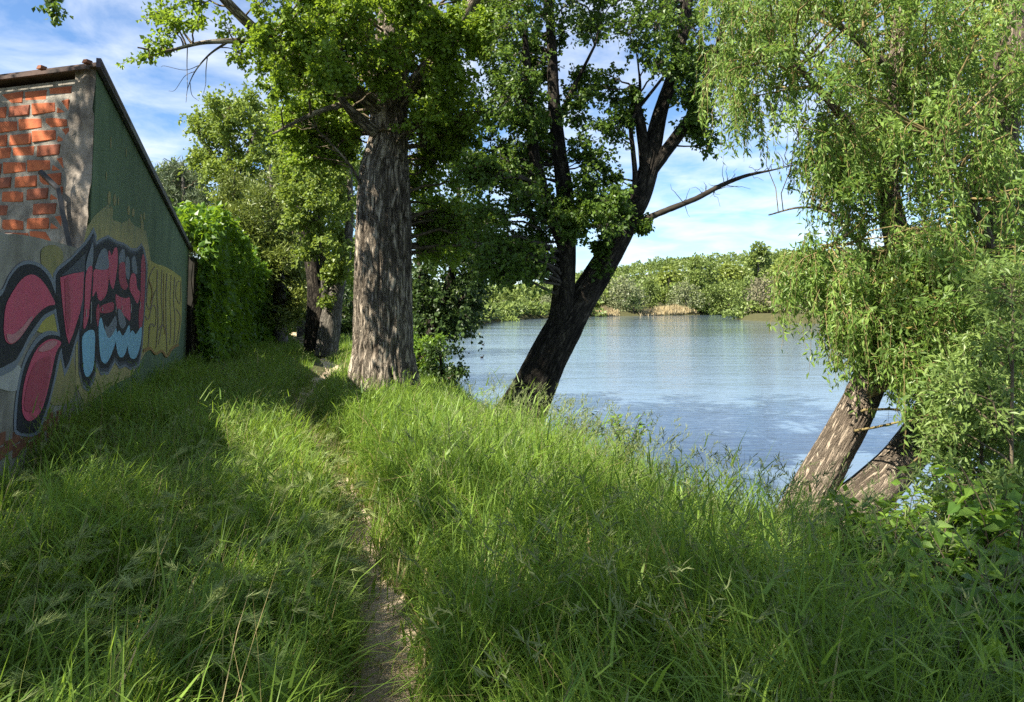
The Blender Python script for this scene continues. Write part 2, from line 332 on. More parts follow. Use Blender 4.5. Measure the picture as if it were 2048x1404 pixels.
def height(x, y):
    x = np.asarray(x, float); y = np.asarray(y, float)
    d = river_d(x, y) + 0.5 * (vnoise(x * 0.8, y * 0.8, 3.0) - 0.5)
    h = np.interp(d, [-4.5, -2.2, -0.8, 0.0, 1.1, 2.0, 10, 60], [0, -0.06, -0.22, -0.48, -1.4, -1.9, -3, -4])
    h = h + (0.16 * (fbm(x * 0.55, y * 0.55, 1.0, 3) - 0.45) + 0.05 * (vnoise(x * 3, y * 3) - 0.5)) * (y < 80)
    dp = dist_poly(x, y, PATH)
    h = h - 0.09 * np.exp(-(dp / 0.24) ** 2) * (y < 40)
    hill = np.interp(x, [-160, -60, -19, 22, 52, 82, 140, 300], [10, 4, 1, 7, 16, 20, 25, 30]) * smooth(245, 430, y)
    return h + hill

def seg(a, b, step): return np.arange(a, b, step)
gx = np.concatenate([seg(-600, -40, 20), seg(-40, -12, 0.8), seg(-12, 5, 0.14), seg(5, 12, 0.4), seg(12, 130, 4), seg(130, 701, 20)])
gy = np.concatenate([seg(-60, 0, 3), seg(0, 14, 0.14), seg(14, 30, 0.25), seg(30, 60, 0.8), seg(60, 250, 4), seg(250, 901, 12)])
XX, YY = np.meshgrid(gx, gy); HH = height(XX, YY)
i = np.arange(len(gy) - 1)[:, None] * len(gx); j = np.arange(len(gx) - 1)[None]
GF = np.stack([i + j, i + j + 1, i + j + 1 + len(gx), i + j + len(gx)], -1).reshape(-1, 4)
m, t, b, o = new_mat('soil')
v = coords(t); n1 = noise(t, v, 1.5, 8, 0.65); n2 = noise(t, v, 14, 6, 0.6)
c = ramp(t, n1, [(0.35, (0.035, 0.045, 0.016)), (0.65, (0.075, 0.08, 0.03))]); c = mixc(t, mixc(t, 1.0, n2, (0.5, 0.5, 0.5), 'MULTIPLY'), c, (0.10, 0.075, 0.045))
t.links.new(c, b.inputs['Base Color']); b.inputs['Roughness'].default_value = 0.95; b.inputs['Specular IOR Level'].default_value = 0.1
bump(t, b, n2, 0.7, 0.03); M['soil'] = m
mk('ground', np.stack([XX, YY, HH], -1), GF, M['soil'], smooth_=True, kind='structure')

# trodden path, a sheet a few millimetres above the ground
pc = crom(PATH[1:], 900); tn = unit(np.gradient(pc, axis=0)); nr = np.stack([tn[:, 1], -tn[:, 0]], 1)
us = np.linspace(-1, 1, 13); hw = 0.10 + 0.07 * vnoise(np.arange(900) * 0.12, 0.0) + 0.0035 * pc[:, 1]
hw2 = hw[:, None] * us[None] + 0.05 * (vnoise(np.arange(900)[:, None] * 0.35, us[None] * 2.0) - 0.5)
px_, py_ = pc[:, :1] + nr[:, :1] * hw2, pc[:, 1:] + nr[:, 1:] * hw2
pz = height(px_, py_) + 0.008 + 0.022 * (fbm(px_ * 9, py_ * 9, 0.0, 3) - 0.3)
i = np.arange(899)[:, None] * 13; j = np.arange(12)[None]
m, t, b, o = new_mat('trodden_earth')
v = coords(t); n1 = noise(t, v, 4, 8, 0.65); n2 = noise(t, v, 38, 6, 0.7)
c = ramp(t, n1, [(0.3, (0.31, 0.235, 0.16)), (0.62, (0.54, 0.43, 0.31))]); c = mixc(t, ramp(t, n2, [(0.5, (0, 0, 0)), (0.7, (0.6, 0.6, 0.6))]), c, (0.46, 0.38, 0.25))
t.links.new(c, b.inputs['Base Color']); b.inputs['Roughness'].default_value = 0.95; b.inputs['Specular IOR Level'].default_value = 0.1
bump(t, b, n2, 0.8, 0.02); M['earth'] = m
mk('path', np.stack([px_, py_, pz], -1), np.stack([i + j, i + j + 1, i + j + 14, i + j + 13], -1).reshape(-1, 4), M['earth'], smooth_=True, kind='structure')

# river
m, t, b, o = new_mat('river_water')
b.inputs['Base Color'].default_value = (0.095, 0.135, 0.175, 1); b.inputs['Roughness'].default_value = 0.06; b.inputs['IOR'].default_value = 1.33
b.inputs['Specular IOR Level'].default_value = 0.85
w1 = noise(t, coords(t, (0.55, 2.3, 1)), 2.2, 4, 0.6, 0.4); w2 = noise(t, coords(t, (0.12, 0.5, 1)), 1.2, 3, 0.5, 0.6); w3 = noise(t, coords(t, (0.03, 0.11, 1)), 1.0, 3, 0.5)
ad = N(t, 'ShaderNodeMath', operation='MULTIPLY_ADD'); t.links.new(w2, ad.inputs[0]); ad.inputs[1].default_value = 1.6; t.links.new(w1, ad.inputs[2])
ml = N(t, 'ShaderNodeMath', operation='MULTIPLY'); t.links.new(ad.outputs[0], ml.inputs[0])
t.links.new(ramp(t, w3, [(0.35, (0.35, 0.35, 0.35)), (0.65, (1, 1, 1))]), ml.inputs[1])
bump(t, b, ml.outputs[0], 1.0, 0.024); M['water'] = m
mk('river', [(-600, -60, WATER), (700, -60, WATER), (700, 900, WATER), (-600, 900, WATER)], [(0, 1, 2, 3)], M['water'], kind='structure')

# ------------------------------------------------------------------ shed with graffiti, wall line
A0 = G(163, 896)[:2]; D0 = G(371, 738)[:2]
U2 = unit(D0 - A0); WL = float(np.linalg.norm(D0 - A0)); NW = np.array([U2[1], -U2[0]])     # along the wall, out of the wall
U3 = np.array([*U2, 0]); N3 = np.array([*NW, 0]); Z3 = np.array([0, 0, 1.0])
def on_wall(px, py):
    """(s, z) on the wall plane of a photo pixel"""
    r = RAY(px, py); tt = ((A0 - 0) @ NW) / (r[:2] @ NW); p = np.array([0, 0, CAMZ]) + r * tt
    return float((p[:2] - A0) @ U2), float(p[2])
def wp(s, z, off=0.0): return np.array([*(A0 + U2 * s), z]) + N3 * off
JOINT = 0.0
s_c, z_c = on_wall(185, 128); s_f, z_f = on_wall(367, 492)
S0 = 0.0; ZN, ZF = z_c, z_f
# facade: runs back to the left from the corner at the same height
q = RAY(0, 164); tt = (ZN - CAMZ) / q[2]; B_ = q[:2] * tt; Ac = A0 + U2 * S0
V2 = unit(B_ - Ac); V3 = np.array([*V2, 0]); FN = np.array([V2[1], -V2[0], 0.0])
if FN[1] > 0: FN = -FN
FWID = 4.2
shed = thing('brick_shed', 'lean-to shed with green painted side wall, orange brick front and spray painted letters', 'shed')
GB = -0.3
def prism(poly_xyz, off):
    """extrude a planar polygon by a vector -> V, faces"""
    n = len(poly_xyz); Pn = np.asarray(poly_xyz, float); V = np.vstack([Pn, Pn + off])
    return V, [tuple(range(n)), tuple(range(2 * n - 1, n - 1, -1))] + [(k, k + n, (k + 1) % n + n, (k + 1) % n) for k in range(n)]
zt = lambda s: ZN + (ZF - ZN) * s / WL
# green side wall, with its paint as flat shapes
V, Fc = prism([wp(0, GB), wp(WL, GB), wp(WL, zt(WL)), wp(0, zt(0))], V3 * 0.25)
green = mk('green_wall', V, Fc, M['green_wall'], shed); green['label'] = 'green painted plaster side wall of the shed'
Bp = Ac + V2 * FWID; Cp = Bp + U2 * WL; Dp = A0 + U2 * WL
V, Fc = prism([[*Dp, GB], [*Cp, GB], [*Cp, ZF - 0.05], [*Dp, ZF - 0.05]], np.array([*(-U2 * 0.2), 0])); mk('back_wall', V, Fc, M['concrete'], shed)
V, Fc = prism([[*(Bp + U2 * .3), GB], [*(Cp - U2 * .25), GB], [*(Cp - U2 * .25), ZF - 0.06], [*(Bp + U2 * .3), ZN - 0.09]], np.array([*(NW * 0.2), 0])); mk('side_wall', V, Fc, M['concrete'], shed)
# roof slab, overhanging a little
e = 0.12
r0 = np.array([*(Ac - U2 * e - V2 * 0.07 + NW * 0.02), ZN + 0.012]); r1 = np.array([*(Bp - U2 * e), ZN + 0.012]); r2 = np.array([*(Cp + U2 * e), ZF + 0.0]); r3 = np.array([*(Dp + U2 * e + NW * 0.05), ZF + 0.0])
V, Fc = prism([r0, r1, r2, r3], np.array([0, 0, 0.045])); roof = mk('roof', V, Fc, M['roof'], shed)
ra = wp(-0.16, zt(-0.16) - 0.03, 0.022); rb = wp(WL + 0.14, zt(WL + 0.14) - 0.03, 0.022)
V, Fc = prism([ra, rb, rb + Z3 * 0.105, ra + Z3 * 0.105], N3 * 0.05); mk('edge_trim', V, Fc, M['trim'], roof)
fa = np.array([*(Ac + FN[:2] * 0.10), ZN - 0.03]); fb = np.array([*(Bp + FN[:2] * 0.10), ZN - 0.03])
V, Fc = prism([fa, fb, fb + Z3 * 0.04, fa + Z3 * 0.04], FN * 0.05); mk('fascia', V, Fc, M['roof'], roof)
for k in (-0.02, 0.72, 1.9):
    c = np.array([*(Ac + V2 * max(k, 0.03) + FN[:2] * 0.10), ZN + 0.085])
    V, Fq = box(c, (V3, FN, Z3), (0.035, 0.05, 0.022)); V[4:] = c + (V[4:] - c) * np.array([0.75, 0.75, 1]); mk('ridge_tile', V - Z3 * .02, Fq, M['brick_dark'], roof)
# brick front: recessed mortar with each brick on its own
fbase = lambda a, z, off=0.0: np.array([*(Ac + V2 * a), z]) + FN * off
PIL = 0.46
V, Fc = prism([fbase(0.24, GB), fbase(FWID, GB), fbase(FWID, ZN - 0.08), fbase(0.24, ZN - 0.08)], -FN * 0.18)
front = mk('brick_wall', V, Fc, M['mortar'], shed); front['label'] = 'front wall of orange bricks in thick grey mortar'
rs = np.random.default_rng(3)
def brick_mesh(name, w, h, dpt, seed, mat):
    r = np.random.default_rng(seed); V, Fq = box((0, 0, 0), np.eye(3), (w / 2, dpt / 2, h / 2)); V = V + r.normal(0, 0.007, V.shape)
    import bmesh
    me = bpy.data.meshes.new(name); bm = bmesh.new(); vs = [bm.verts.new(v) for v in V]
    for f in Fq: bm.faces.new([vs[k] for k in f])
    bmesh.ops.recalc_face_normals(bm, faces=bm.faces); bmesh.ops.bevel(bm, geom=list(bm.edges), offset=0.007, segments=1, affect='EDGES'); bm.to_mesh(me); bm.free(); me.materials.append(mat); return me
BW, BH, GP = 0.345, 0.136, 0.036
bms = [brick_mesh('brick', BW, BH, 0.06, k, M['brick' if k % 3 else 'brick_dull']) for k in range(6)] ; half = [brick_mesh('brick', BW * 0.5, BH, 0.06, 20 + k, M['brick']) for k in range(2)] + [brick_mesh('brick', BW * 0.62, BH * 0.8, 0.06, 31, M['brick_dark'])]
from mathutils import Matrix
RB = Matrix((tuple(V3), tuple(-FN), tuple(Z3))).transposed().to_4x4()
nz = int((ZN - 0.12 - 1.75) / (BH + GP))
for r in range(nz):
    z = ZN - 0.15 - BH / 2 - r * (BH + GP)
    a = PIL - 0.02 + rs.uniform(-0.05, 0.06) + (0.16 if r % 2 else 0.0) + (0.08 if r > 3 else -0.03)
    if r % 2 and rs.random() < 0.75:
        me = half[r % 2]; o = bpy.data.objects.new('brick', me); link(o, front)
        o.matrix_world = Matrix.Translation(Vector(fbase(a - BW * 0.25 - GP, z, -0.023))) @ RB
    while a + BW < FWID - 0.1:
        o = bpy.data.objects.new('brick', bms[rs.integers(6)]); link(o, front)
        o.matrix_world = Matrix.Translation(Vector(fbase(a + BW / 2, z + rs.normal(0, 0.005), -0.024 + rs.normal(0, 0.004)))) @ Matrix.Rotation(rs.normal(0, 0.012), 4, Vector(FN)) @ RB
        a += BW + GP + rs.uniform(-0.008, 0.02)
# rough plastered corner pier with a ragged inner edge
zz = np.linspace(GB, ZN + 0.008, 60); ed = 0.40 + 0.10 * (fbm(zz * 3.3, 0.0, 2.0, 4) - 0.45) * 2 - 0.08 * (zz > 3.6)
lv = np.linspace(0, 1, 14); Vp = []
for k, z in enumerate(zz):
    for u in lv:
        off = 0.035 + 0.03 * (fbm(u * 5, z * 5, 7.0, 4) - 0.45) * 2 - (0.05 if u > 0.97 else 0)
        off -= 0.05 * smooth(0.62, 0.72, vnoise(u * 5 + 3, z * 4.0, 1.0))
        Vp.append(fbase(0.004 + u * ed[k], z, max(off, 0.008)))
i = np.arange(59)[:, None] * 14; j = np.arange(13)[None]
mk('corner_pier', Vp, np.stack([i + j, i + j + 14, i + j + 15, i + j + 1], -1).reshape(-1, 4), M['render'], shed, smooth_=True)
# bent pipe in front of the bricks
def face_pt(px, py, off):
    r = RAY(px, py); p0 = fbase(0, 0, off); tt = (p0 @ FN) / (r @ FN + 0); p = np.array([0, 0, CAMZ]) + r * ((p0[:2] @ FN[:2]) / (r[:2] @ FN[:2])); return p
pp = [face_pt(80, 343, 0.16), face_pt(116, 378, 0.11), face_pt(122, 410, 0.10), face_pt(141, 500, 0.08)]
V, Fq = tubes(np.array(pp)[None], np.full((1, 4), 0.034), 4); mk('bent_pipe', V, Fq, M['pipe'], shed)

# low wall in line with the green wall, its broken top sloping
low = thing('graffiti_wall', 'low rendered wall with huge pink and black spray painted curves', 'wall')
top = [on_wall(165, 499), on_wall(150, 494), on_wall(112, 484), on_wall(60, 473), on_wall(0, 465)]
sl = np.array([-3.6] + [p[0] for p in top[::-1]]); zl = np.array([top[-1][1] + 0.02] + [p[1] for p in top[::-1]])
sl[-1] = 0.0 if sl[-1] < 0.0 else sl[-1]; JOINT = sl[-1]
ss = np.linspace(sl[0], JOINT - 0.003, 60); zs = np.interp(ss, sl, zl) + 0.02 * (fbm(ss * 4, 0.0, 0.0, 4) - 0.45)
V, Fc = prism([wp(ss[0], GB, 0.004), wp(ss[-1], GB, 0.004)] + [wp(s, z, 0.004) for s, z in zip(ss[::-1], zs[::-1])], -N3 * 0.24)
mk('wall_body', V, Fc, M['concrete'], low)
# green wall starts at the joint
gv = green.data.vertices
for k in (0, 3, 4, 7): gv[k].co = Vector(np.array(gv[k].co) + U3 * (JOINT if gv[k].co.z < 1.9 else 0.0))

# ---- flat paint shapes, traced on the wall
ZS = 1123 / 400.0
layer = [0]
def clip(poly, s0, keep_left):
    o = []; n = len(poly)
    for k in range(n):
        a, b = poly[k], poly[(k + 1) % n]; ia = (a[0] <= s0) == keep_left; ib = (b[0] <= s0) == keep_left
        if ia: o.append(a)
        if ia != ib:
            u = (s0 - a[0]) / (b[0] - a[0] + 1e-12); o.append((s0, a[1] + u * (b[1] - a[1])))
    return o
def closed_spline(p, n=10):
    p = np.asarray(p, float); m = len(p); r = []
    for k in range(m):
        a, b, c, d = p[k - 1], p[k], p[(k + 1) % m], p[(k + 2) % m]
        for u in np.arange(n) / n:
            r.append(0.5 * (2 * b + (c - a) * u + (2 * a - 5 * b + 4 * c - d) * u * u + (3 * b - a - 3 * c + d) * u ** 3))
    return r
def shape(name, zpts, mat, smooth_=True, cls=1, px=False):
    layer[0] += 1; off = 0.0035 + 0.0030 * cls + 0.00012 * (layer[0] % 20)
    pts = closed_spline(zpts, 6) if smooth_ else zpts
    w = [on_wall(*(p if px else (p[0] / ZS, 440 + p[1] / ZS))) for p in pts]
    for keep, par in ((True, low), (False, green)):
        c = clip(w, JOINT, keep)
        if len(c) >= 3 and max(q[0] for q in c) - min(q[0] for q in c) > 0.02:
            if not keep: c = [(q[0], min(q[1], zt(q[0]) - 0.05)) for q in c]
            mk(name, [wp(s, z, off + (0.004 if keep else 0.0)) for s, z in c], [tuple(range(len(c)))], M[mat], par)
def stroke(name, zpts, width, mat, cls=4):
    c = crom(zpts, 26); tn = unit(np.gradient(c, axis=0)); n_ = np.stack([-tn[:, 1] * 0.6, tn[:, 0]], 1); w = width * (0.75 + 0.5 * vnoise(np.arange(26) * 0.4, zpts[0][0]))[:, None]
    shape(name, [tuple(p) for p in np.vstack([c + n_ * w / 2, (c - n_ * w / 2)[::-1]])], mat, False, cls)
# pale base coats
shape('tan_paint', [(150, 560), (172, 455), (188, 432), (203, 418), (216, 408), (226, 440), (243, 446), (258, 440), (270, 452), (292, 462), (304, 540), (300, 690), (262, 752), (222, 772), (170, 812), (150, 770)], 'p_fade', False, 0, True)
for (x, y, w, h) in [(218, 396, 3.2, 14), (229, 400, 3, 12), (222, 424, 3.6, 12), (257, 421, 2.6, 10), (266, 425, 2.6, 9), (258, 450, 3, 14), (282, 436, 2, 9), (288, 432, 2, 8), (284, 453, 3, 14), (221, 285, 1.2, 12), (252, 305, 0.9, 9), (212, 352, 1, 9), (236, 402, 1.2, 9)]:
    shape('paint_drip', [(x + w * cos(q), y + h * sin(q)) for q in np.arange(12) * pi / 6], 'p_tan', False, 0, True)
shape('white_paint', [(-60, 760), (60, 800), (110, 830), (120, 900), (80, 960), (0, 950), (-60, 920)], 'p_white', True, 0)
shape('tan_paint', [(225, 170), (300, 140), (350, 190), (330, 290), (300, 340), (240, 300)], 'p_tan', True, 0)
shape('yellow_paint', [(200, 620), (240, 560), (310, 500), (330, 560), (340, 640), (270, 640)], 'p_yellow', True, 0)
shape('tan_paint', [(260, 1000), (300, 800), (350, 700), (400, 760), (420, 900), (400, 1000), (330, 1040)], 'p_tan', True, 0)
shape('grey_halo', [(-70, 440), (0, 390), (40, 310), (90, 250), (150, 228), (225, 250), (280, 310), (312, 390), (335, 480), (300, 520), (240, 560), (200, 620), (150, 690), (100, 790), (50, 850), (-70, 850)], 'p_grey', True, 1)
shape('grey_halo', [(70, 1170), (80, 1000), (110, 840), (145, 745), (200, 660), (262, 622), (340, 640), (362, 690), (335, 770), (305, 900), (272, 1030), (240, 1130), (195, 1210), (100, 1210)], 'p_grey', True, 1)
shape('black_outline', [(-70, 470), (0, 420), (42, 330), (92, 268), (150, 247), (215, 267), (265, 322), (298, 400), (322, 470), (300, 500), (240, 532), (200, 580), (150, 655), (105, 742), (55, 800), (-70, 815)], 'p_black', True, 2)
shape('black_outline', [(84, 1150), (94, 1000), (122, 850), (155, 765), (205, 688), (262, 648), (330, 655), (348, 690), (320, 760), (292, 900), (262, 1020), (228, 1120), (190, 1190), (120, 1196), (90, 1180)], 'p_black', True, 2)
shape('pink_fill', [(8, 580), (20, 480), (60, 400), (110, 332), (160, 306), (202, 320), (242, 362), (276, 420), (298, 472), (260, 482), (215, 512), (170, 562), (130, 620), (90, 672), (50, 697), (20, 680), (8, 630)], 'p_pink', True, 3)
shape('pale_streak', [(30, 680), (22, 640), (60, 640), (110, 600), (150, 550), (170, 545), (140, 600), (95, 660), (55, 692)], 'p_lpink', True, 4)
shape('pink_fill', [(120, 1100), (110, 1040), (120, 930), (150, 822), (190, 732), (240, 682), (290, 668), (333, 690), (305, 742), (280, 850), (255, 960), (225, 1060), (190, 1110), (150, 1130)], 'p_pink', True, 3)
shape('dark_streak', [(122, 1060), (130, 960), (160, 850), (200, 790), (270, 770), (262, 880), (240, 980), (215, 1050), (160, 1075)], 'p_red', True, 4)
shape('pale_streak', [(200, 730), (245, 690), (290, 675), (310, 690), (280, 720), (230, 740)], 'p_lpink', True, 4)
# the pointed letter across the joint
shape('grey_halo', [(292, 300), (315, 262), (390, 210), (470, 120), (522, 40), (540, 90), (525, 300), (505, 440), (465, 580), (420, 700), (380, 830), (355, 880), (335, 780), (318, 640), (290, 480)], 'p_grey', False, 1)
shape('black_outline', [(306, 312), (320, 284), (390, 226), (478, 135), (520, 72), (526, 110), (510, 300), (490, 430), (452, 560), (412, 680), (378, 800), (358, 835), (344, 760), (330, 640), (304, 480)], 'p_black', False, 2)
shape('red_fill', [(326, 322), (400, 300), (462, 290), (455, 440), (438, 520), (400, 640), (376, 696), (360, 640), (340, 480)], 'p_pink', False, 3)
shape('grey_fill', [(330, 314), (398, 256), (470, 185), (466, 288), (400, 298)], 'p_dgrey', False, 3)
shape('dark_streak', [(350, 330), (375, 318), (385, 560), (372, 640), (356, 560)], 'p_red', False, 4)
# letters on the green wall
shape('grey_halo', [(452, 205), (498, 90), (524, 58), (536, 122), (560, 104), (604, 84), (652, 116), (692, 128), (735, 158), (765, 160), (792, 128), (812, 170), (826, 250), (824, 330), (810, 530), (796, 730), (778, 820), (735, 845), (700, 822), (668, 838), (642, 800), (604, 868), (562, 872), (540, 820), (528, 900), (492, 965), (456, 942), (436, 860), (430, 640), (446, 500)], 'p_grey', False, 1)
shape('dark_halo', [(458, 300), (512, 100), (526, 80), (534, 140), (560, 120), (602, 100), (652, 130), (692, 143), (733, 172), (762, 176), (794, 142), (812, 215), (820, 300), (806, 520), (790, 724), (774, 805), (735, 828), (700, 808), (669, 820), (640, 780), (602, 850), (561, 852), (537, 790), (527, 872), (491, 948), (455, 920), (438, 840), (436, 640)], 'p_dgrey', False, 2)
shape('black_outline', [(464, 330), (514, 112), (528, 150), (560, 132), (600, 112), (650, 142), (690, 156), (730, 186), (760, 190), (795, 154), (814, 250), (814, 300), (800, 520), (785, 720), (770, 790), (735, 811), (700, 791), (670, 800), (640, 762), (600, 830), (560, 830), (535, 762), (525, 850), (490, 928), (456, 900), (441, 820), (441, 640), (460, 540)], 'p_black', False, 3)
def fill(n, m_, pts): shape(n, pts, m_, True, 4)
fill('grey_fill', 'p_grey', [(474, 230), (500, 150), (514, 130), (510, 250), (474, 290)]); fill('pink_fill', 'p_pink', [(472, 296), (508, 262), (502, 380), (490, 520), (470, 600), (456, 600), (462, 480)])
fill('blue_fill', 'p_blue', [(453, 650), (518, 622), (522, 740), (514, 830), (486, 880), (462, 862), (452, 780)])
fill('grey_fill', 'p_grey', [(532, 240), (556, 175), (584, 160), (598, 200), (598, 272), (528, 274)]); fill('pink_fill', 'p_pink', [(524, 278), (597, 275), (594, 400), (562, 452), (542, 440), (532, 400), (512, 430), (516, 340)])
fill('pink_fill', 'p_red', [(556, 486), (626, 462), (624, 512), (560, 522)]); fill('blue_fill', 'p_blue', [(546, 600), (560, 548), (578, 610), (604, 640), (640, 600), (648, 650), (630, 722), (600, 790), (576, 804), (555, 760)]); fill('grey_fill', 'p_grey', [(582, 590), (600, 600), (640, 540), (646, 600), (610, 660), (588, 640)])
fill('pink_fill', 'p_pink', [(604, 170), (620, 200), (634, 160), (650, 160), (654, 230), (642, 330), (626, 388), (606, 330), (600, 240)]); fill('grey_fill', 'p_grey', [(662, 200), (680, 164), (692, 172), (694, 230), (664, 250)]); fill('pink_fill', 'p_red', [(662, 254), (693, 240), (700, 330), (712, 370), (690, 392), (664, 350)])
fill('pink_fill', 'p_pink', [(642, 420), (664, 430), (700, 440), (722, 440), (724, 560), (694, 540), (668, 520), (648, 490)]); fill('blue_fill', 'p_blue', [(646, 650), (662, 620), (684, 650), (718, 590), (720, 660), (692, 758), (662, 766), (646, 712)])
fill('grey_fill', 'p_grey', [(698, 220), (712, 206), (722, 240), (718, 330), (700, 310)]); fill('pink_fill', 'p_pink', [(724, 330), (736, 300), (754, 310), (764, 380), (780, 410), (766, 468), (742, 430), (722, 390)]); fill('grey_fill', 'p_grey', [(732, 230), (746, 200), (758, 230), (764, 300), (740, 290)])
fill('pink_fill', 'p_red', [(786, 250), (798, 190), (810, 260), (806, 420), (796, 560), (780, 640), (772, 540), (782, 420)]); fill('blue_fill', 'p_blue', [(714, 660), (736, 620), (756, 640), (788, 600), (784, 690), (760, 768), (732, 778), (714, 740)])
fill('red_fill', 'p_red', [(530, 520), (545, 470), (550, 530), (540, 600)]); fill('grey_fill', 'p_grey', [(655, 500), (680, 520), (700, 580), (680, 610), (660, 580)])
for a, b_ in (((470, 500), (468, 545)), ((500, 460), (498, 580)), ((565, 490), (562, 510)), ((640, 485), (640, 520)), ((676, 480), (674, 510)), ((728, 470), (727, 520)), ((780, 460), (778, 500))): stroke('white_glint', [a, ((a[0] + b_[0]) / 2 + 1, (a[1] + b_[1]) / 2), b_], 5, 'p_white', 6)
shape('mauve_patch', [(826, 300), (834, 222), (870, 244), (925, 262), (968, 286), (1016, 322), (1020, 420), (1018, 560), (1000, 700), (960, 730), (930, 776), (905, 742), (872, 758), (840, 730), (790, 748), (800, 560), (812, 430)], 'p_yellow', False, 1)
for n_, (pts, w) in enumerate([([(866, 262), (842, 300), (824, 380), (820, 470), (838, 500), (860, 420), (874, 390)], 16), ([(812, 540), (830, 560), (850, 480), (872, 500), (868, 600), (850, 580), (836, 600), (826, 720), (800, 725)], 14),
        ([(880, 280), (878, 420), (884, 560), (872, 720)], 14), ([(906, 280), (902, 430), (908, 560), (886, 700)], 11), ([(934, 300), (928, 430), (930, 600), (934, 750)], 13), ([(958, 310), (952, 450), (956, 600), (950, 700)], 9),
        ([(978, 320), (972, 450), (980, 560), (974, 700)], 12), ([(1010, 345), (992, 350), (984, 420), (1004, 470), (1012, 420), (1012, 350)], 9), ([(986, 500), (1008, 540), (1002, 620), (986, 700)], 10), ([(884, 620), (910, 590), (936, 640)], 12)]):
    stroke('letter_outline', pts, w * 0.55, 'p_mauve', 3)
stroke('orange_edge', [(800, 736), (836, 720), (870, 752), (905, 734), (932, 766), (962, 722), (1000, 700)], 14, 'p_orange', 4); stroke('orange_edge', [(830, 330), (850, 400), (842, 470)], 7, 'p_orange', 4); stroke('orange_edge', [(916, 300), (914, 480), (920, 640)], 5, 'p_orange', 4)
# bare bricks where the render has fallen off the low wall
rs = np.random.default_rng(5)
RBW = Matrix((tuple(U3), tuple(-N3), tuple(Z3))).transposed().to_4x4()
for (bx_, by_) in [(14, 872), (44, 868), (70, 862), (28, 886), (58, 880), (86, 872), (14, 900), (44, 894), (72, 888), (108, 832), (126, 826), (100, 846), (118, 840), (108, 858), (126, 852)]:
    s, z = on_wall(bx_, by_); o = bpy.data.objects.new('brick', half[2]); link(o, low)
    o.matrix_world = Matrix.Translation(Vector(wp(s - 0.15, z, -0.017))) @ RBW

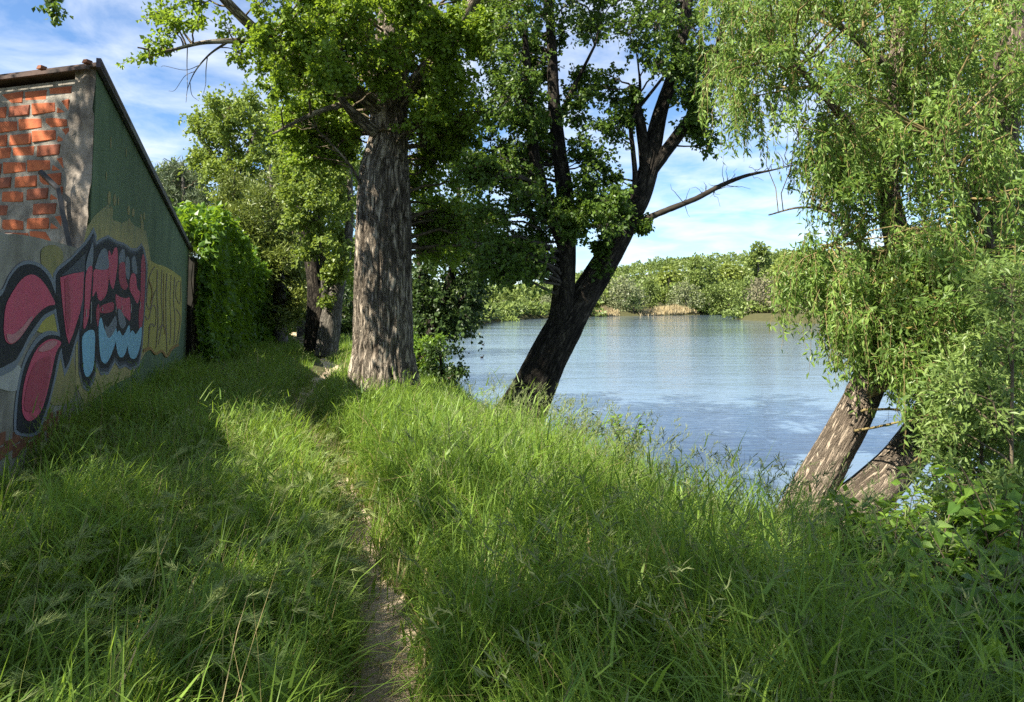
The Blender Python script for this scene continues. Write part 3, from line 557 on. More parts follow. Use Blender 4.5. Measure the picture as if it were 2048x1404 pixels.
# ------------------------------------------------------------------ trees
def nearest_attach(limb, c, bias=0.8):
    d = np.linalg.norm(limb[None, :, :3] - c[:, None], axis=2) + bias * np.maximum(0, limb[None, :, 2] - c[:, None, 2] + 0.2)
    return np.argmin(d, 1)
def grow(limbs, blobs, ntw, nlf, L, W, seed, style='round', twig=0.006, sides=3, up=1.0, droop=0.35, strand=(0.5, 1.3), lj=0.25, rmax=0.06, twigs=True, at=0.42, bias=0.8):
    """branches from the limbs to each clump, twigs through it, leaves on the twigs"""
    rs = np.random.default_rng(seed); lim = np.vstack([crom(l, 40) for l in limbs if l[0, 3] > .0085]); c = blobs[:, :3]; R = blobs[:, 3]; B = len(c)
    k = nearest_attach(lim, c, bias); a = lim[k, :3]; dist = np.linalg.norm(c - a, axis=1)
    u = np.linspace(0, 1, 7)[None, :, None]; mid = (a + c) / 2 + rs.normal(0, 0.10, (B, 3)) * dist[:, None] + np.array([0, 0, 0.10]) * dist[:, None]
    br = (1 - u) ** 2 * a[:, None] + 2 * u * (1 - u) * mid[:, None] + u ** 2 * c[:, None]
    br[:, 1:-1] += rs.normal(0, 0.02, (B, 5, 3)) * dist[:, None, None]
    r0 = np.minimum(np.minimum(lim[k, 3] * 0.7, 0.010 + 0.014 * dist), rmax)
    wood = Bag(); V, Fc = tubes(br, r0[:, None] * np.linspace(1, 0.25, 7)[None], 5); wood.add(V, Fc)
    nt_ = B * ntw; bi = np.repeat(np.arange(B), ntw); rr = R[bi][:, None]
    q = rs.uniform(0.5, 1.0, nt_); fi = q * 6; i0 = np.minimum(fi.astype(int), 5); fr = (fi - i0)[:, None]
    st = br[bi, i0] * (1 - fr) + br[bi, i0 + 1] * fr
    dirs = unit(rs.normal(0, 1, (nt_, 3))); end = c[bi] + dirs * rr * rs.uniform(0.15, 1, (nt_, 1)) ** 0.45 * np.where(rs.random((nt_, 1)) < .22, 1.55, 1.0)
    if style == 'weep':
        s0 = c[bi] + dirs * rr * rs.uniform(0, 1, (nt_, 1)) ** 0.5 * np.array([1, 1, 0.55]); ln = rs.uniform(*strand, nt_)[:, None] * rs.uniform(0.7, 1.1, (nt_, 1))
        out_ = unit((s0 - st) * np.array([1, 1, 0.0]) + rs.normal(0, 0.3, (nt_, 3)) * np.array([1, 1, 0])); w = np.linspace(0, 1, 5)[None, :, None]
        tw = s0[:, None] + out_[:, None] * ln[:, None] * 0.28 * np.sqrt(w + 0.01) + np.array([0, 0, -1.0]) * ln[:, None] * (w ** 1.35) + rs.normal(0, 0.012, (nt_, 5, 3)); K = 5
    else:
        w = np.linspace(0, 1, 5)[None, :, None]; ln = np.linalg.norm(end - st, axis=1)[:, None]; md = (st + end) / 2 + rs.normal(0, 0.13, (nt_, 3)) * ln + np.array([0, 0, 0.12]) * ln
        tw = (1 - w) ** 2 * st[:, None] + 2 * w * (1 - w) * md[:, None] + w ** 2 * end[:, None]; K = 5
    if twigs:
        V, Fc = tubes(tw, np.full((nt_, 1), twig) * np.linspace(1, 0.35, K)[None], sides); wood.add(V, Fc)
    nl_ = nt_ * nlf; ti = np.repeat(np.arange(nt_), nlf); uu = rs.uniform(0.05 if style == 'weep' else 0.3, 1.02, nl_); fi = np.clip(uu, 0, .999) * (K - 1); i0 = fi.astype(int); fr = (fi - i0)[:, None]
    p = tw[ti, i0] * (1 - fr) + tw[ti, i0 + 1] * fr; td = unit(tw[ti, i0 + 1] - tw[ti, i0])
    sz = rs.uniform(0.65, 1.2, nl_); p = p + rs.normal(0, lj, (nl_, 3)) * (L if style == 'weep' else L * 1.6)
    d = td * 0.55 + rs.normal(0, 0.75, (nl_, 3)) + np.array([0, 0, -droop])
    V, Fc = leaf_quads(p, d, L * sz, W * sz, rs, up, at=at); bl = rs.uniform(0, 1, B)[bi][ti]
    tint = np.repeat(np.clip(0.55 * rs.uniform(0, 1, nl_) + 0.45 * bl, 0, 1), 4)
    return wood, (V, Fc, tint)
def px_limb(pts): return np.array([[*P(x, y, Y), r] for x, y, Y, r in pts])
def tree(name, label, trunks, blobs_list, leafm, barkm, branchm='branch', cat='tree', res=(60, 20), amp=0.06, flare=0.0, freq=7, group=None, vfreq=.7, crown='crown'):
    """blobs_list: (blobs, grow keywords); trunks: list of (x,y,z,r) limbs, the first is the trunk"""
    o = thing(name, label, cat, group)
    wood = Bag(); lv = Bag()
    for k, l in enumerate(trunks):
        nr_, ns_ = (res if k == 0 else (min(44, max(12, res[0] // 3)), min(18, max(8, res[1] // 2))))
        V, Fc, T, UV = trunk_mesh(l, nr_, ns_, amp, freq, vfreq, flare if k == 0 else 0.0, seed=k * 3.1 + len(label))
        bg_ = Bag(); bg_.add(V, Fc, T); bg_.build('trunk' if k == 0 else 'limb', M[barkm], o, smooth_=True, vec=UV)
    for bl, kw in blobs_list:
        w, l = grow(trunks, bl, **kw); wood.V += w.V; wood.F += [f + wood.n for f in w.F]; wood.T += w.T; wood.n += w.n; lv.add(*l)
    wood.build('branches', M[branchm], o, smooth_=True, kind='stuff'); lv.build(crown, M[leafm], o, kind='stuff')
    return o
R_ = np.random.default_rng

# --- big poplar beside the path
TY = 13.0
tr = px_limb([(768, 800, TY, 0.60), (766, 745, TY, 0.555), (766, 690, TY, 0.50), (766, 600, TY, 0.475), (767, 500, TY, 0.468), (767, 420, TY, 0.455), (768, 350, TY, 0.42), (777, 280, TY, 0.325), (778, 215, TY, 0.315), (777, 160, TY, 0.30), (782, 80, TY, 0.27), (786, 0, TY, 0.23), (790, -200, TY + .2, 0.17), (800, -420, TY + .3, 0.08)])
limbs = [tr, np.array([[*P(786, 20, 13), .15], [-3.2, 11.2, 8.0, .1], [-4.2, 9.6, 8.8, .07], [-4.9, 8.0, 9.0, .03]]), px_limb([(800, 205, 12.9, 0.16), (850, 140, 12.6, 0.13), (905, 70, 12.3, 0.11), (960, -20, 12, 0.09), (1010, -140, 11.7, 0.06)]),  # second limb is added out of view, carrying clumps that shade the leaning tree
         px_limb([(760, 215, 12.8, 0.15), (700, 178, 12.4, 0.115), (605, 132, 11.8, 0.09), (525, 72, 11.3, 0.078), (455, 5, 10.8, 0.068), (380, -80, 10.3, 0.05)]),
         px_limb([(748, 262, 12.7, 0.11), (712, 232, 12.3, 0.085), (688, 205, 12.0, 0.06), (650, 150, 11.6, 0.04)]), px_limb([(690, 208, 12.1, 0.05), (640, 222, 11.9, 0.04), (590, 245, 11.7, 0.03), (545, 268, 11.5, 0.015)]),
         px_limb([(535, 80, 11.3, 0.05), (455, 82, 11.0, 0.04), (400, 86, 10.8, 0.03), (330, 102, 10.5, 0.018), (275, 95, 10.3, 0.01)]),
         px_limb([(455, 84, 11.0, 0.02), (420, 108, 10.9, 0.014), (392, 140, 10.8, 0.009), (376, 175, 10.8, 0.005), (372, 205, 10.8, 0.003)]), px_limb([(415, 112, 10.9, 0.008), (412, 140, 10.85, 0.006), (411, 170, 10.8, 0.004), (404, 195, 10.8, 0.002)]), px_limb([(392, 142, 10.8, 0.006), (370, 152, 10.7, 0.004), (350, 180, 10.7, 0.003), (337, 182, 10.7, 0.002)]), px_limb([(380, 165, 10.8, 0.005), (384, 190, 10.75, 0.004), (398, 202, 10.7, 0.002)]), px_limb([(400, 130, 10.85, 0.006), (370, 140, 10.8, 0.004), (330, 132, 10.8, 0.003), (322, 134, 10.8, 0.002)]), px_limb([(375, 88, 10.7, 0.008), (374, 130, 10.7, 0.006), (375, 180, 10.7, 0.003)]),
         px_limb([(786, 40, 13, 0.16), (760, -80, 13.8, 0.13), (700, -220, 14.6, 0.09)]), px_limb([(780, 120, 13, 0.14), (830, 40, 14.2, 0.11), (900, -80, 15.2, 0.07)]),
         px_limb([(725, 375, 12.8, 0.03), (700, 330, 12.6, 0.02), (665, 290, 12.4, 0.014), (630, 255, 12.2, 0.008)])]
rs = R_(11)
dense = np.vstack([region_blobs([(520, -40), (860, -40), (850, 60), (800, 120), (790, 175), (690, 170), (560, 190), (500, 110)], 10.8, 12.4, 46, 0.3, 0.5, rs),
                   region_blobs([(540, -60), (1010, -60), (990, 130), (960, 260), (900, 330), (840, 250), (700, 230), (560, 230), (515, 120)], 13.2, 16.0, 78, 0.40, 0.66, rs),
                   region_blobs([(850, 60), (980, 0), (1000, 180), (930, 300), (850, 320), (835, 180)], 11.6, 13.6, 26, 0.3, 0.46, rs),
                   region_blobs([(560, 200), (700, 210), (715, 330), (640, 330), (560, 300)], 12.8, 15.2, 30, 0.3, 0.5, rs),
                   region_blobs([(830, 260), (960, 280), (990, 480), (840, 520)], 13.5, 15.5, 34, 0.38, 0.6, rs)])
sparse = np.vstack([region_blobs([(258, 90), (300, 62), (345, 70), (340, 120), (270, 140)], 10.1, 10.7, 4, 0.20, 0.3, rs), region_blobs([(230, -10), (360, -30), (450, -20), (440, 40), (400, 60), (260, 40)], 10.3, 11.2, 8, 0.22, 0.34, rs),
                    region_blobs([(400, 60), (530, 20), (540, 110), (470, 130), (410, 110)], 10.6, 11.4, 5, 0.2, 0.3, rs)])
def sun_gap(bl, keep):
    a = np.array([[*P(766, y, 12.5)] for y in (380, 480, 580, 690)]); d = np.full(len(bl), 9.0)
    for q in a:
        w = bl[:, :3] - q; d = np.minimum(d, np.where(w @ SDIR > 0.6, np.linalg.norm(w - np.outer(w @ SDIR, SDIR), axis=1) - 0.6 * bl[:, 3], 9.0))
    return bl[(d > 0.35) | (rs.random(len(bl)) < keep)]
dense = sun_gap(dense, .12); sparse = sun_gap(sparse, .5)
dense = np.vstack([dense, region_blobs([(500, 40), (600, 60), (720, 130), (740, 200), (660, 190), (560, 150)], 10.4, 11.8, 9, 0.18, 0.30, rs), region_blobs([(840, 60), (930, 20), (950, 80), (860, 160)], 11.4, 12.0, 6, 0.22, 0.34, rs)])
high = region_blobs([(300, -60), (1100, -60), (1080, -420), (900, -600), (620, -600), (380, -360)], 10.5, 16, 90, 0.5, 0.9, rs)
high = sun_gap(high[(high[:, 1] > 13.2) | (high[:, 0] > -0.5)], .1)
high = np.vstack([high, np.stack([rs.normal(-4.9, .75, 22), rs.normal(7.9, .5, 22), rs.normal(8.8, .7, 22), rs.uniform(.45, .7, 22)], 1)])  # unseen extra clumps, added above the view to shade the leaning trunk
tree('poplar_tree', 'massive sunlit poplar with deeply furrowed trunk standing beside the path', limbs,
     [(dense, dict(ntw=17, nlf=26, L=0.074, W=0.068, seed=1)), (sparse, dict(ntw=9, nlf=20, L=0.072, W=0.066, seed=2, lj=0.3)), (high, dict(ntw=13, nlf=18, L=0.115, W=0.105, seed=3, twigs=False))],
     'poplar_leaf', 'bark_poplar', res=(330, 190), amp=0.085, flare=0.06, freq=13, vfreq=1.1)

# --- leaning forked tree at the water's edge
LY = 12.2
tr = px_limb([(1030, 850, LY, 0.40), (1066, 780, LY, 0.34), (1095, 715, LY, 0.31), (1128, 655, LY, 0.29), (1156, 612, LY + .05, 0.235), (1188, 560, LY + .1, 0.22), (1224, 500, LY + .15, 0.20), (1254, 440, LY + .2, 0.19), (1278, 395, LY + .2, 0.18), (1295, 345, LY + .2, 0.165), (1306, 290, LY + .2, 0.15), (1322, 220, LY + .3, 0.12), (1348, 140, LY + .4, 0.10), (1370, 40, LY + .5, 0.09), (1390, -120, LY + .6, 0.05)])
limbs = [tr, px_limb([(1112, 690, LY - .05, 0.20), (1125, 610, LY - .1, 0.185), (1131, 540, LY - .1, 0.17), (1133, 470, LY - .1, 0.15), (1130, 390, LY - .05, 0.14), (1118, 300, LY, 0.12), (1108, 200, LY, 0.10), (1104, 100, LY + .1, 0.085), (1096, -20, LY + .2, 0.07), (1086, -160, LY + .3, 0.04)]),
         px_limb([(1130, 490, LY - .1, 0.13), (1106, 430, LY - .2, 0.11), (1082, 370, LY - .3, 0.10), (1066, 290, LY - .4, 0.085), (1058, 190, LY - .5, 0.07), (1050, 60, LY - .6, 0.04)]),
         px_limb([(1296, 350, LY + .2, 0.11), (1330, 305, LY + .1, 0.105), (1368, 255, LY, 0.10), (1404, 200, LY, 0.09), (1432, 120, LY, 0.07), (1450, 20, LY, 0.05)]),
         px_limb([(1290, 345, LY + .2, 0.09), (1287, 290, LY + .1, 0.095), (1278, 235, LY, 0.085), (1262, 172, LY, 0.07)]),
         px_limb([(1268, 400, LY + .1, 0.05), (1270, 350, LY, 0.045), (1266, 300, LY - .05, 0.04), (1262, 250, LY - .1, 0.035), (1275, 220, LY - .1, 0.02)]),
         px_limb([(1275, 225, LY, 0.035), (1280, 170, LY - .1, 0.025), (1276, 130, LY - .1, 0.012), (1270, 90, LY - .1, 0.006)]), px_limb([(1278, 215, LY, 0.03), (1310, 175, LY, 0.025), (1345, 130, LY, 0.02), (1400, 60, LY, 0.012)]),
         px_limb([(1105, 260, LY, 0.05), (1135, 200, LY, 0.04), (1160, 150, LY, 0.03), (1190, 90, LY + .1, 0.02)])]
rs = R_(12)
bl = np.vstack([region_blobs([(920, 340), (1060, 290), (1115, 420), (1105, 520), (1060, 545), (985, 540), (935, 480)], 11.0, 13.5, 46, 0.28, 0.46, rs),
                region_blobs([(950, 500), (1060, 500), (1065, 540), (1000, 555), (960, 545)], 10.8, 12, 11, 0.2, 0.3, rs),
                region_blobs([(1085, 400), (1190, 370), (1250, 395), (1258, 440), (1220, 465), (1140, 465), (1090, 440)], 11.2, 12.6, 28, 0.2, 0.34, rs),
                region_blobs([(1140, 120), (1220, 150), (1245, 250), (1230, 360), (1150, 370), (1130, 250)], 11.6, 13, 20, 0.22, 0.4, rs),
                region_blobs([(980, -40), (1440, -40), (1430, 90), (1330, 130), (1240, 80), (1130, 110), (1000, 240)], 11.0, 14.5, 54, 0.34, 0.56, rs),
                region_blobs([(1350, 90), (1450, 90), (1440, 240), (1400, 270), (1350, 190)], 11.6, 13, 24, 0.24, 0.4, rs),
                region_blobs([(960, 160), (1100, 160), (1100, 330), (960, 350)], 11.4, 14.5, 34, 0.28, 0.46, rs), region_blobs([(1380, 260), (1430, 250), (1420, 300)], 12, 12.4, 2, 0.15, 0.22, rs), region_blobs([(1270, 430), (1305, 425), (1290, 490), (1262, 490)], 12, 12.6, 3, 0.10, 0.16, rs), region_blobs([(1225, 180), (1300, 190), (1300, 240), (1235, 240)], 12, 12.6, 5, 0.16, 0.26, rs),
                region_blobs([(1150, 470), (1230, 480), (1210, 540), (1165, 530)], 11.9, 12.4, 4, 0.14, 0.24, rs)])
high = region_blobs([(980, -60), (1460, -60), (1400, -300), (1200, -380), (1020, -300)], 11, 14.5, 30, 0.5, 0.8, rs)
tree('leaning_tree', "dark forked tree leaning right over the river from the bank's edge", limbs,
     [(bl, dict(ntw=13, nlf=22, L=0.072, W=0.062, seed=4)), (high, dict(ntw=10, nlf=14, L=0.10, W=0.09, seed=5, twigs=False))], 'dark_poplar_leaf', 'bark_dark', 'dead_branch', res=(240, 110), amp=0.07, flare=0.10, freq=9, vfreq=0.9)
# its bare dead limb
lean = bpy.data.objects['leaning_tree']
c = px_limb([(1262, 452, LY + .1, 0.06), (1320, 426, LY, 0.05), (1390, 398, LY - .1, 0.042), (1440, 372, LY - .1, 0.038), (1490, 352, LY - .15, 0.028), (1545, 340, LY - .2, 0.014), (1585, 330, LY - .2, 0.006)])
V, Fc, T, UV = trunk_mesh(c, 60, 10, 0.12, 5, 4); bgd = Bag(); bgd.add(V, Fc, T)
rs = R_(8); cc = crom(c, 40); tw = []
for k in range(34):
    a = cc[rs.integers(12, 39), :3]; d = unit(np.array([rs.normal(0.1, 0.5), rs.normal(0, 0.5), rs.normal(0.35, 0.6)])); ln = rs.uniform(0.12, 0.5)
    tw.append(np.stack([a + d * ln * u + rs.normal(0, 0.03, 3) * u for u in np.linspace(0, 1, 5)]))
V, Fc = tubes(np.array(tw), np.full((34, 1), 0.007) * np.linspace(1, .3, 5)[None], 4); bgd.add(V, Fc); db = bgd.build('dead_limb', M['bark_dark'], lean, smooth_=True); db['label'] = 'long bare dead limb reaching right over the river'

# --- dark alder between the two, over the water
rs = R_(13); AY = 19.5
limbs = [px_limb([(850, 740, AY, 0.22), (862, 680, AY, 0.19), (885, 610, AY, 0.15), (905, 540, AY, 0.11), (915, 450, AY, 0.08), (918, 350, AY, 0.04)]), px_limb([(872, 650, AY, 0.11), (915, 610, AY, 0.08), (950, 570, AY, 0.05), (975, 540, AY, 0.02)]), px_limb([(866, 670, AY, 0.10), (842, 560, AY, 0.08), (836, 450, AY, 0.05)])]
bl = np.vstack([region_blobs([(815, 400), (950, 400), (985, 500), (960, 560), (965, 640), (920, 640), (820, 600)], 18, 21.5, 44, 0.45, 0.75, rs), region_blobs([(822, 600), (900, 620), (960, 600), (955, 650), (900, 665), (822, 690)], 18.5, 20.5, 18, 0.35, 0.55, rs), region_blobs([(930, 520), (990, 530), (975, 570), (935, 590)], 18.5, 20, 8, 0.3, 0.45, rs)])
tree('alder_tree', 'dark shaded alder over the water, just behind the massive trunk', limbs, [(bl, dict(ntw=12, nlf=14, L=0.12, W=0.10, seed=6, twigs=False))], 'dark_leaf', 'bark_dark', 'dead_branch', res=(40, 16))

# --- left background trees
def simple_tree(name, label, limbs, regs, leafm, seed, L, W, ntw=10, nlf=14, bark='bark_grey', **kw):
    rs = R_(seed); bl = np.vstack([region_blobs(*r, rs) for r in regs]); g = dict(ntw=ntw, nlf=nlf, L=L, W=W, seed=seed, twigs=False); g.update(kw)
    return tree(name, label, limbs, [(bl, g)], leafm, bark, res=(50, 20))
Y = 24.0
simple_tree('pollard_poplar', 'double-trunked old poplar, one trunk black, tufted with pale young shoots', [px_limb([(634, 712, Y, 0.42), (633, 660, Y, 0.36), (634, 590, Y, 0.30), (622, 520, Y, 0.22), (602, 440, Y, 0.18), (585, 350, Y, 0.13), (570, 250, Y, 0.07)]), px_limb([(652, 712, Y - .5, 0.38), (660, 650, Y - .5, 0.34), (672, 580, Y - .5, 0.26), (690, 520, Y - .5, 0.18), (700, 430, Y - .5, 0.12), (700, 330, Y - .5, 0.06)]), px_limb([(652, 600, Y - .6, 0.14), (646, 520, Y - .7, 0.11), (640, 430, Y - .7, 0.08), (640, 320, Y - .6, 0.04)])],
            [([(570, 330), (710, 330), (712, 540), (640, 560), (600, 480)], Y - 2, Y + 1.5, 40, 0.35, 0.65), ([(560, 190), (720, 190), (720, 340), (560, 340)], Y - 1.5, Y + 2.5, 36, 0.5, 0.8), ([(640, 540), (690, 530), (680, 600), (645, 610)], Y - 1.5, Y - 0.8, 6, 0.25, 0.4), ([(550, 320), (640, 320), (640, 500), (590, 520)], Y - 2, Y - .6, 22, 0.3, 0.55)], 'elm_leaf', 21, 0.13, 0.115, 12, 14, bark='bark_grey')
tb = [q for q in bpy.data.objects['pollard_poplar'].children if q.name.startswith('trunk')][0]; tb.data.materials[0] = M['bark_dark']; tb['label'] = 'blackened trunk on the side of the path'
Y = 29.0
simple_tree('cypress_tree', 'olive green cypress with feathery sprays behind the leafy hedge', [px_limb([(560, 690, Y, 0.3), (560, 640, Y, 0.26), (556, 520, Y, 0.2), (545, 400, Y, 0.1), (540, 330, Y, 0.03)])],
            [([(540, 345), (575, 380), (610, 480), (630, 600), (600, 640), (545, 640), (520, 560), (470, 520), (450, 430), (500, 400)], Y - 2, Y + 2, 90, 0.45, 0.75)], 'cypress_leaf', 22, 0.24, 0.07, 14, 16, droop=-0.35, up=0.4)
simple_tree('cypress_tree', 'second cypress, taller and slimmer, rising at the shed roof side', [px_limb([(470, 690, 33, 0.3), (470, 560, 33, 0.24), (468, 420, 33, 0.12), (468, 340, 33, 0.03)])],
            [([(470, 330), (500, 400), (520, 500), (500, 600), (430, 600), (420, 480), (445, 390)], 31, 35, 60, 0.5, 0.8)], 'cypress_leaf', 23, 0.26, 0.08, 13, 15, droop=-0.35, up=0.4)
Y = 36.0
simple_tree('elm_tree', 'tall airy pale green tree with open crown against the sky', [px_limb([(470, 700, Y, 0.4), (470, 500, Y, 0.32), (460, 380, Y, 0.24), (455, 300, Y, 0.16), (450, 220, Y, 0.06)]), px_limb([(462, 400, Y, 0.16), (430, 330, Y, 0.12), (400, 270, Y, 0.07), (380, 230, Y, 0.03)]), px_limb([(460, 370, Y, 0.15), (500, 300, Y, 0.11), (520, 220, Y, 0.06)])],
            [([(380, 215), (430, 195), (520, 185), (560, 240), (540, 380), (440, 400), (400, 345), (372, 330), (420, 290), (375, 250)], Y - 2.5, Y + 2.5, 84, 0.5, 0.85), ([(370, 295), (420, 290), (420, 330), (372, 330)], Y - 1, Y + 1, 5, 0.3, 0.5)], 'elm_leaf', 24, 0.19, 0.15, 12, 13)
simple_tree('pine_tree', 'grey green pine peeping over the sloping shed roof', [px_limb([(375, 700, 42, 0.35), (372, 560, 42, 0.28), (368, 420, 42, 0.15), (366, 330, 42, 0.04)])],
            [([(310, 340), (350, 322), (410, 340), (430, 420), (420, 520), (330, 520), (320, 420)], 40, 44, 60, 0.5, 0.9)], 'pine_leaf', 25, 0.34, 0.07, 13, 15, droop=-0.3, up=0.4)
simple_tree('ash_tree', 'broad leafy tree behind the pine, low in the gap beside the roof', [px_limb([(340, 700, 50, 0.4), (340, 500, 50, 0.3), (335, 380, 50, 0.12)])], [([(300, 350), (360, 325), (420, 345), (440, 460), (320, 470)], 47, 53, 46, 0.7, 1.2)], 'far_green', 26, 0.34, 0.26, 11, 12)
simple_tree('background_poplar', 'tall full poplar filling the gap behind the double-trunked one', [px_limb([(610, 690, 38, 0.4), (608, 500, 38, 0.34), (605, 350, 38, 0.24), (600, 180, 38, 0.1), (596, 60, 38, 0.03)])], [([(545, 160), (640, 120), (720, 180), (730, 420), (700, 600), (560, 560), (530, 380)], 36, 41, 95, 0.7, 1.1)], 'poplar_leaf', 27, 0.21, 0.18, 13, 14)
rsB = R_(31)
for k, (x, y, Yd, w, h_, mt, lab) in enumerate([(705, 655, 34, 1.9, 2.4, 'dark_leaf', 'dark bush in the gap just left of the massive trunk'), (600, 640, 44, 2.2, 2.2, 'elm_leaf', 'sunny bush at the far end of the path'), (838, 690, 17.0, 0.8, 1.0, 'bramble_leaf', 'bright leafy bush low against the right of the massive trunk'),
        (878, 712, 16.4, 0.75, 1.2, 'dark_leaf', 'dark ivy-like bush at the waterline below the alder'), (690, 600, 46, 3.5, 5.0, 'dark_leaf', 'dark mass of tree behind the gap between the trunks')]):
    c0 = P(x, y, Yd); g0 = float(height(c0[0], c0[1])); o_ = np.array([[c0[0], Yd, g0, 0.05], [c0[0] + .05, Yd, g0 + h_ * .4, 0.04], [c0[0], Yd + .1, g0 + h_ * .8, 0.02]])
    nb = int(14 + w * 6); bl = np.stack([c0[0] + rsB.normal(0, w * .42, nb), Yd + rsB.normal(0, w * .35, nb), g0 + rsB.uniform(0.1, h_, nb), rsB.uniform(.2, .38, nb) * max(1, w * .6)], 1)
    sc_ = Yd / 20
    tree('bush', lab, [o_], [(bl, dict(ntw=10, nlf=14, L=0.10 * max(.8, sc_), W=0.075 * max(.8, sc_), seed=300 + k, twigs=False))], mt, 'bark_dark', cat='bush', res=(12, 8), crown='foliage')

# --- creeper-smothered wall beyond the shed
hedge = thing('creeper_hedge', 'tall hedge of broad-leaved creeper smothering a wall beyond the shed', 'hedge')
H0 = A0 + U2 * (WL + 0.25); H1 = P(549, 650, 37.0)[:2]
hl = float(np.linalg.norm(H1 - H0)); HU = unit(H1 - H0); HN = np.array([HU[1], -HU[0]])
def htop(s): return np.interp(s / hl, [0, 0.10, 0.2, 0.35, 0.6, 1.0], [3.55, 3.85, 3.6, 3.15, 3.15, 3.2]) + 0.55 * (vnoise(np.asarray(s) * 1.3, 2.0) - 0.5)
Hs = H0 + HU * 1.2
V, Fc = prism([[*(Hs - HN * .15), -.2], [*(H1 - HN * .15), -.2], [*(H1 - HN * .15), 2.6], [*(Hs - HN * .15), 2.9]], np.array([*(-HN * 0.3), 0])); mk('wall', V, Fc, M['dark_wall'], hedge)
rs = R_(41); n = 17000
s = np.where(rs.random(n) < .12, rs.uniform(-.5, .9, n), -.45 + rs.uniform(0, 1, n) ** 1.25 * (hl + .45)); zt_ = htop(s); z = rs.uniform(0.05, 1, n) * zt_
bul = 0.15 + 0.75 * vnoise(s * 0.8, z * 0.7, 4.0) + 0.2 * vnoise(s * 2.5, z * 2.5, 1.0); off = np.maximum(bul, np.where(s < 1.0, .42, 0)) * rs.uniform(0.55, 1.05, n)
nt2 = 7000; s2 = -.35 + rs.uniform(0, 1, nt2) ** 1.25 * (hl + .35); z2 = htop(s2) + rs.normal(0, 0.16, nt2) + 0.1 + .35 * smooth(.72, .95, vnoise(s2 * 5, 0.0)) * rs.random(nt2); off2 = rs.uniform(-0.9, 0.55, nt2)
n3 = 900; s3 = np.full(n3, hl) + rs.uniform(-.2, .35, n3); z3 = rs.uniform(0.05, 1, n3) * 3.1; off3 = rs.uniform(-0.6, 0.6, n3)
S_ = np.concatenate([s, s2, s3]); Z_ = np.concatenate([z, z2, z3]); O_ = np.concatenate([off, off2, off3])
p = np.stack([H0[0] + HU[0] * S_ + HN[0] * O_, H0[1] + HU[1] * S_ + HN[1] * O_, Z_], 1)
d = np.concatenate([np.tile([HN[0] * .7, HN[1] * .7, -0.9], (n, 1)), np.tile([HN[0] * .3, HN[1] * .3, 0.1], (nt2, 1)), np.tile([HU[0], HU[1], -.6], (n3, 1))]) + rs.normal(0, 0.5, (len(S_), 3))
sz = rs.uniform(0.7, 1.25, len(S_)); V, Fc = leaf_quads(p, d, 0.17 * sz, 0.16 * sz, rs, 0.9, at=0.4)
mk('foliage', V, Fc, M['vine_leaf'], hedge, tint=np.repeat(np.clip(rs.uniform(0, 1, len(S_)) * .6 + .4 * vnoise(S_ * 2, Z_ * 2), 0, 1), 4), kind='stuff')
st = []
for k in range(40):
    s0 = rs.uniform(0, hl); pts = [np.array([*(H0 + HU * (s0 + rs.normal(0, .1) * q) + HN * 0.12), 0.0 + q * 0.75]) for q in range(5)]; st.append(np.array(pts))
V, Fc = tubes(np.array(st), np.full((40, 1), 0.02) * np.linspace(1, .4, 5)[None], 5); mk('stems', V, Fc, M['branch'], hedge, kind='stuff')

# --- willow on the right with two trunks
WY = 6.9
tr = px_limb([(1557, 1150, WY, 0.27), (1592, 1060, WY, 0.215), (1624, 985, WY, 0.182), (1661, 915, WY, 0.165), (1700, 845, WY, 0.158), (1740, 760, WY + .1, 0.152), (1775, 680, WY + .2, 0.16), (1800, 600, WY + .3, 0.145), (1802, 520, WY + .3, 0.125), (1785, 430, WY + .3, 0.11), (1770, 330, WY + .3, 0.10), (1780, 220, WY + .4, 0.09), (1800, 60, WY + .6, 0.07), (1810, -140, WY + .8, 0.04)])
limbs = [tr, px_limb([(1560, 1180, WY - .1, 0.24), (1620, 1095, WY - .1, 0.21), (1685, 1030, WY - .15, 0.20), (1745, 980, WY - .1, 0.185), (1800, 925, WY, 0.17), (1845, 862, WY + .1, 0.16), (1900, 750, WY + .3, 0.15), (1960, 620, WY + .4, 0.15), (2000, 420, WY + .4, 0.12), (2010, 200, WY + .4, 0.14), (2030, 20, WY + .4, 0.13), (2040, -150, WY + .4, 0.07)]),
         px_limb([(1800, 560, WY + .3, 0.06), (1740, 510, WY + .1, 0.04), (1700, 470, WY, 0.026), (1660, 490, WY - .1, 0.012)]), px_limb([(1712, 478, WY, 0.022), (1660, 425, WY, 0.016), (1600, 415, WY, 0.010), (1537, 430, WY, 0.006)]), px_limb([(1775, 330, WY + .3, 0.06), (1700, 250, WY + .1, 0.045), (1620, 160, WY, 0.03), (1540, 80, WY, 0.02), (1460, 30, WY, 0.01)]),
         px_limb([(1790, 150, WY + .5, 0.05), (1690, 60, WY + .2, 0.035), (1580, -20, WY, 0.02), (1470, -60, WY, 0.012)]), px_limb([(1950, 640, WY + .4, 0.06), (1980, 500, WY, 0.05), (1930, 380, WY - .4, 0.03), (1880, 280, WY - .6, 0.02)]), px_limb([(1890, 150, WY + .2, 0.03), (1850, 140, WY, 0.03), (1815, 175, WY, 0.02), (1780, 165, WY, 0.01)])]
rs = R_(14)
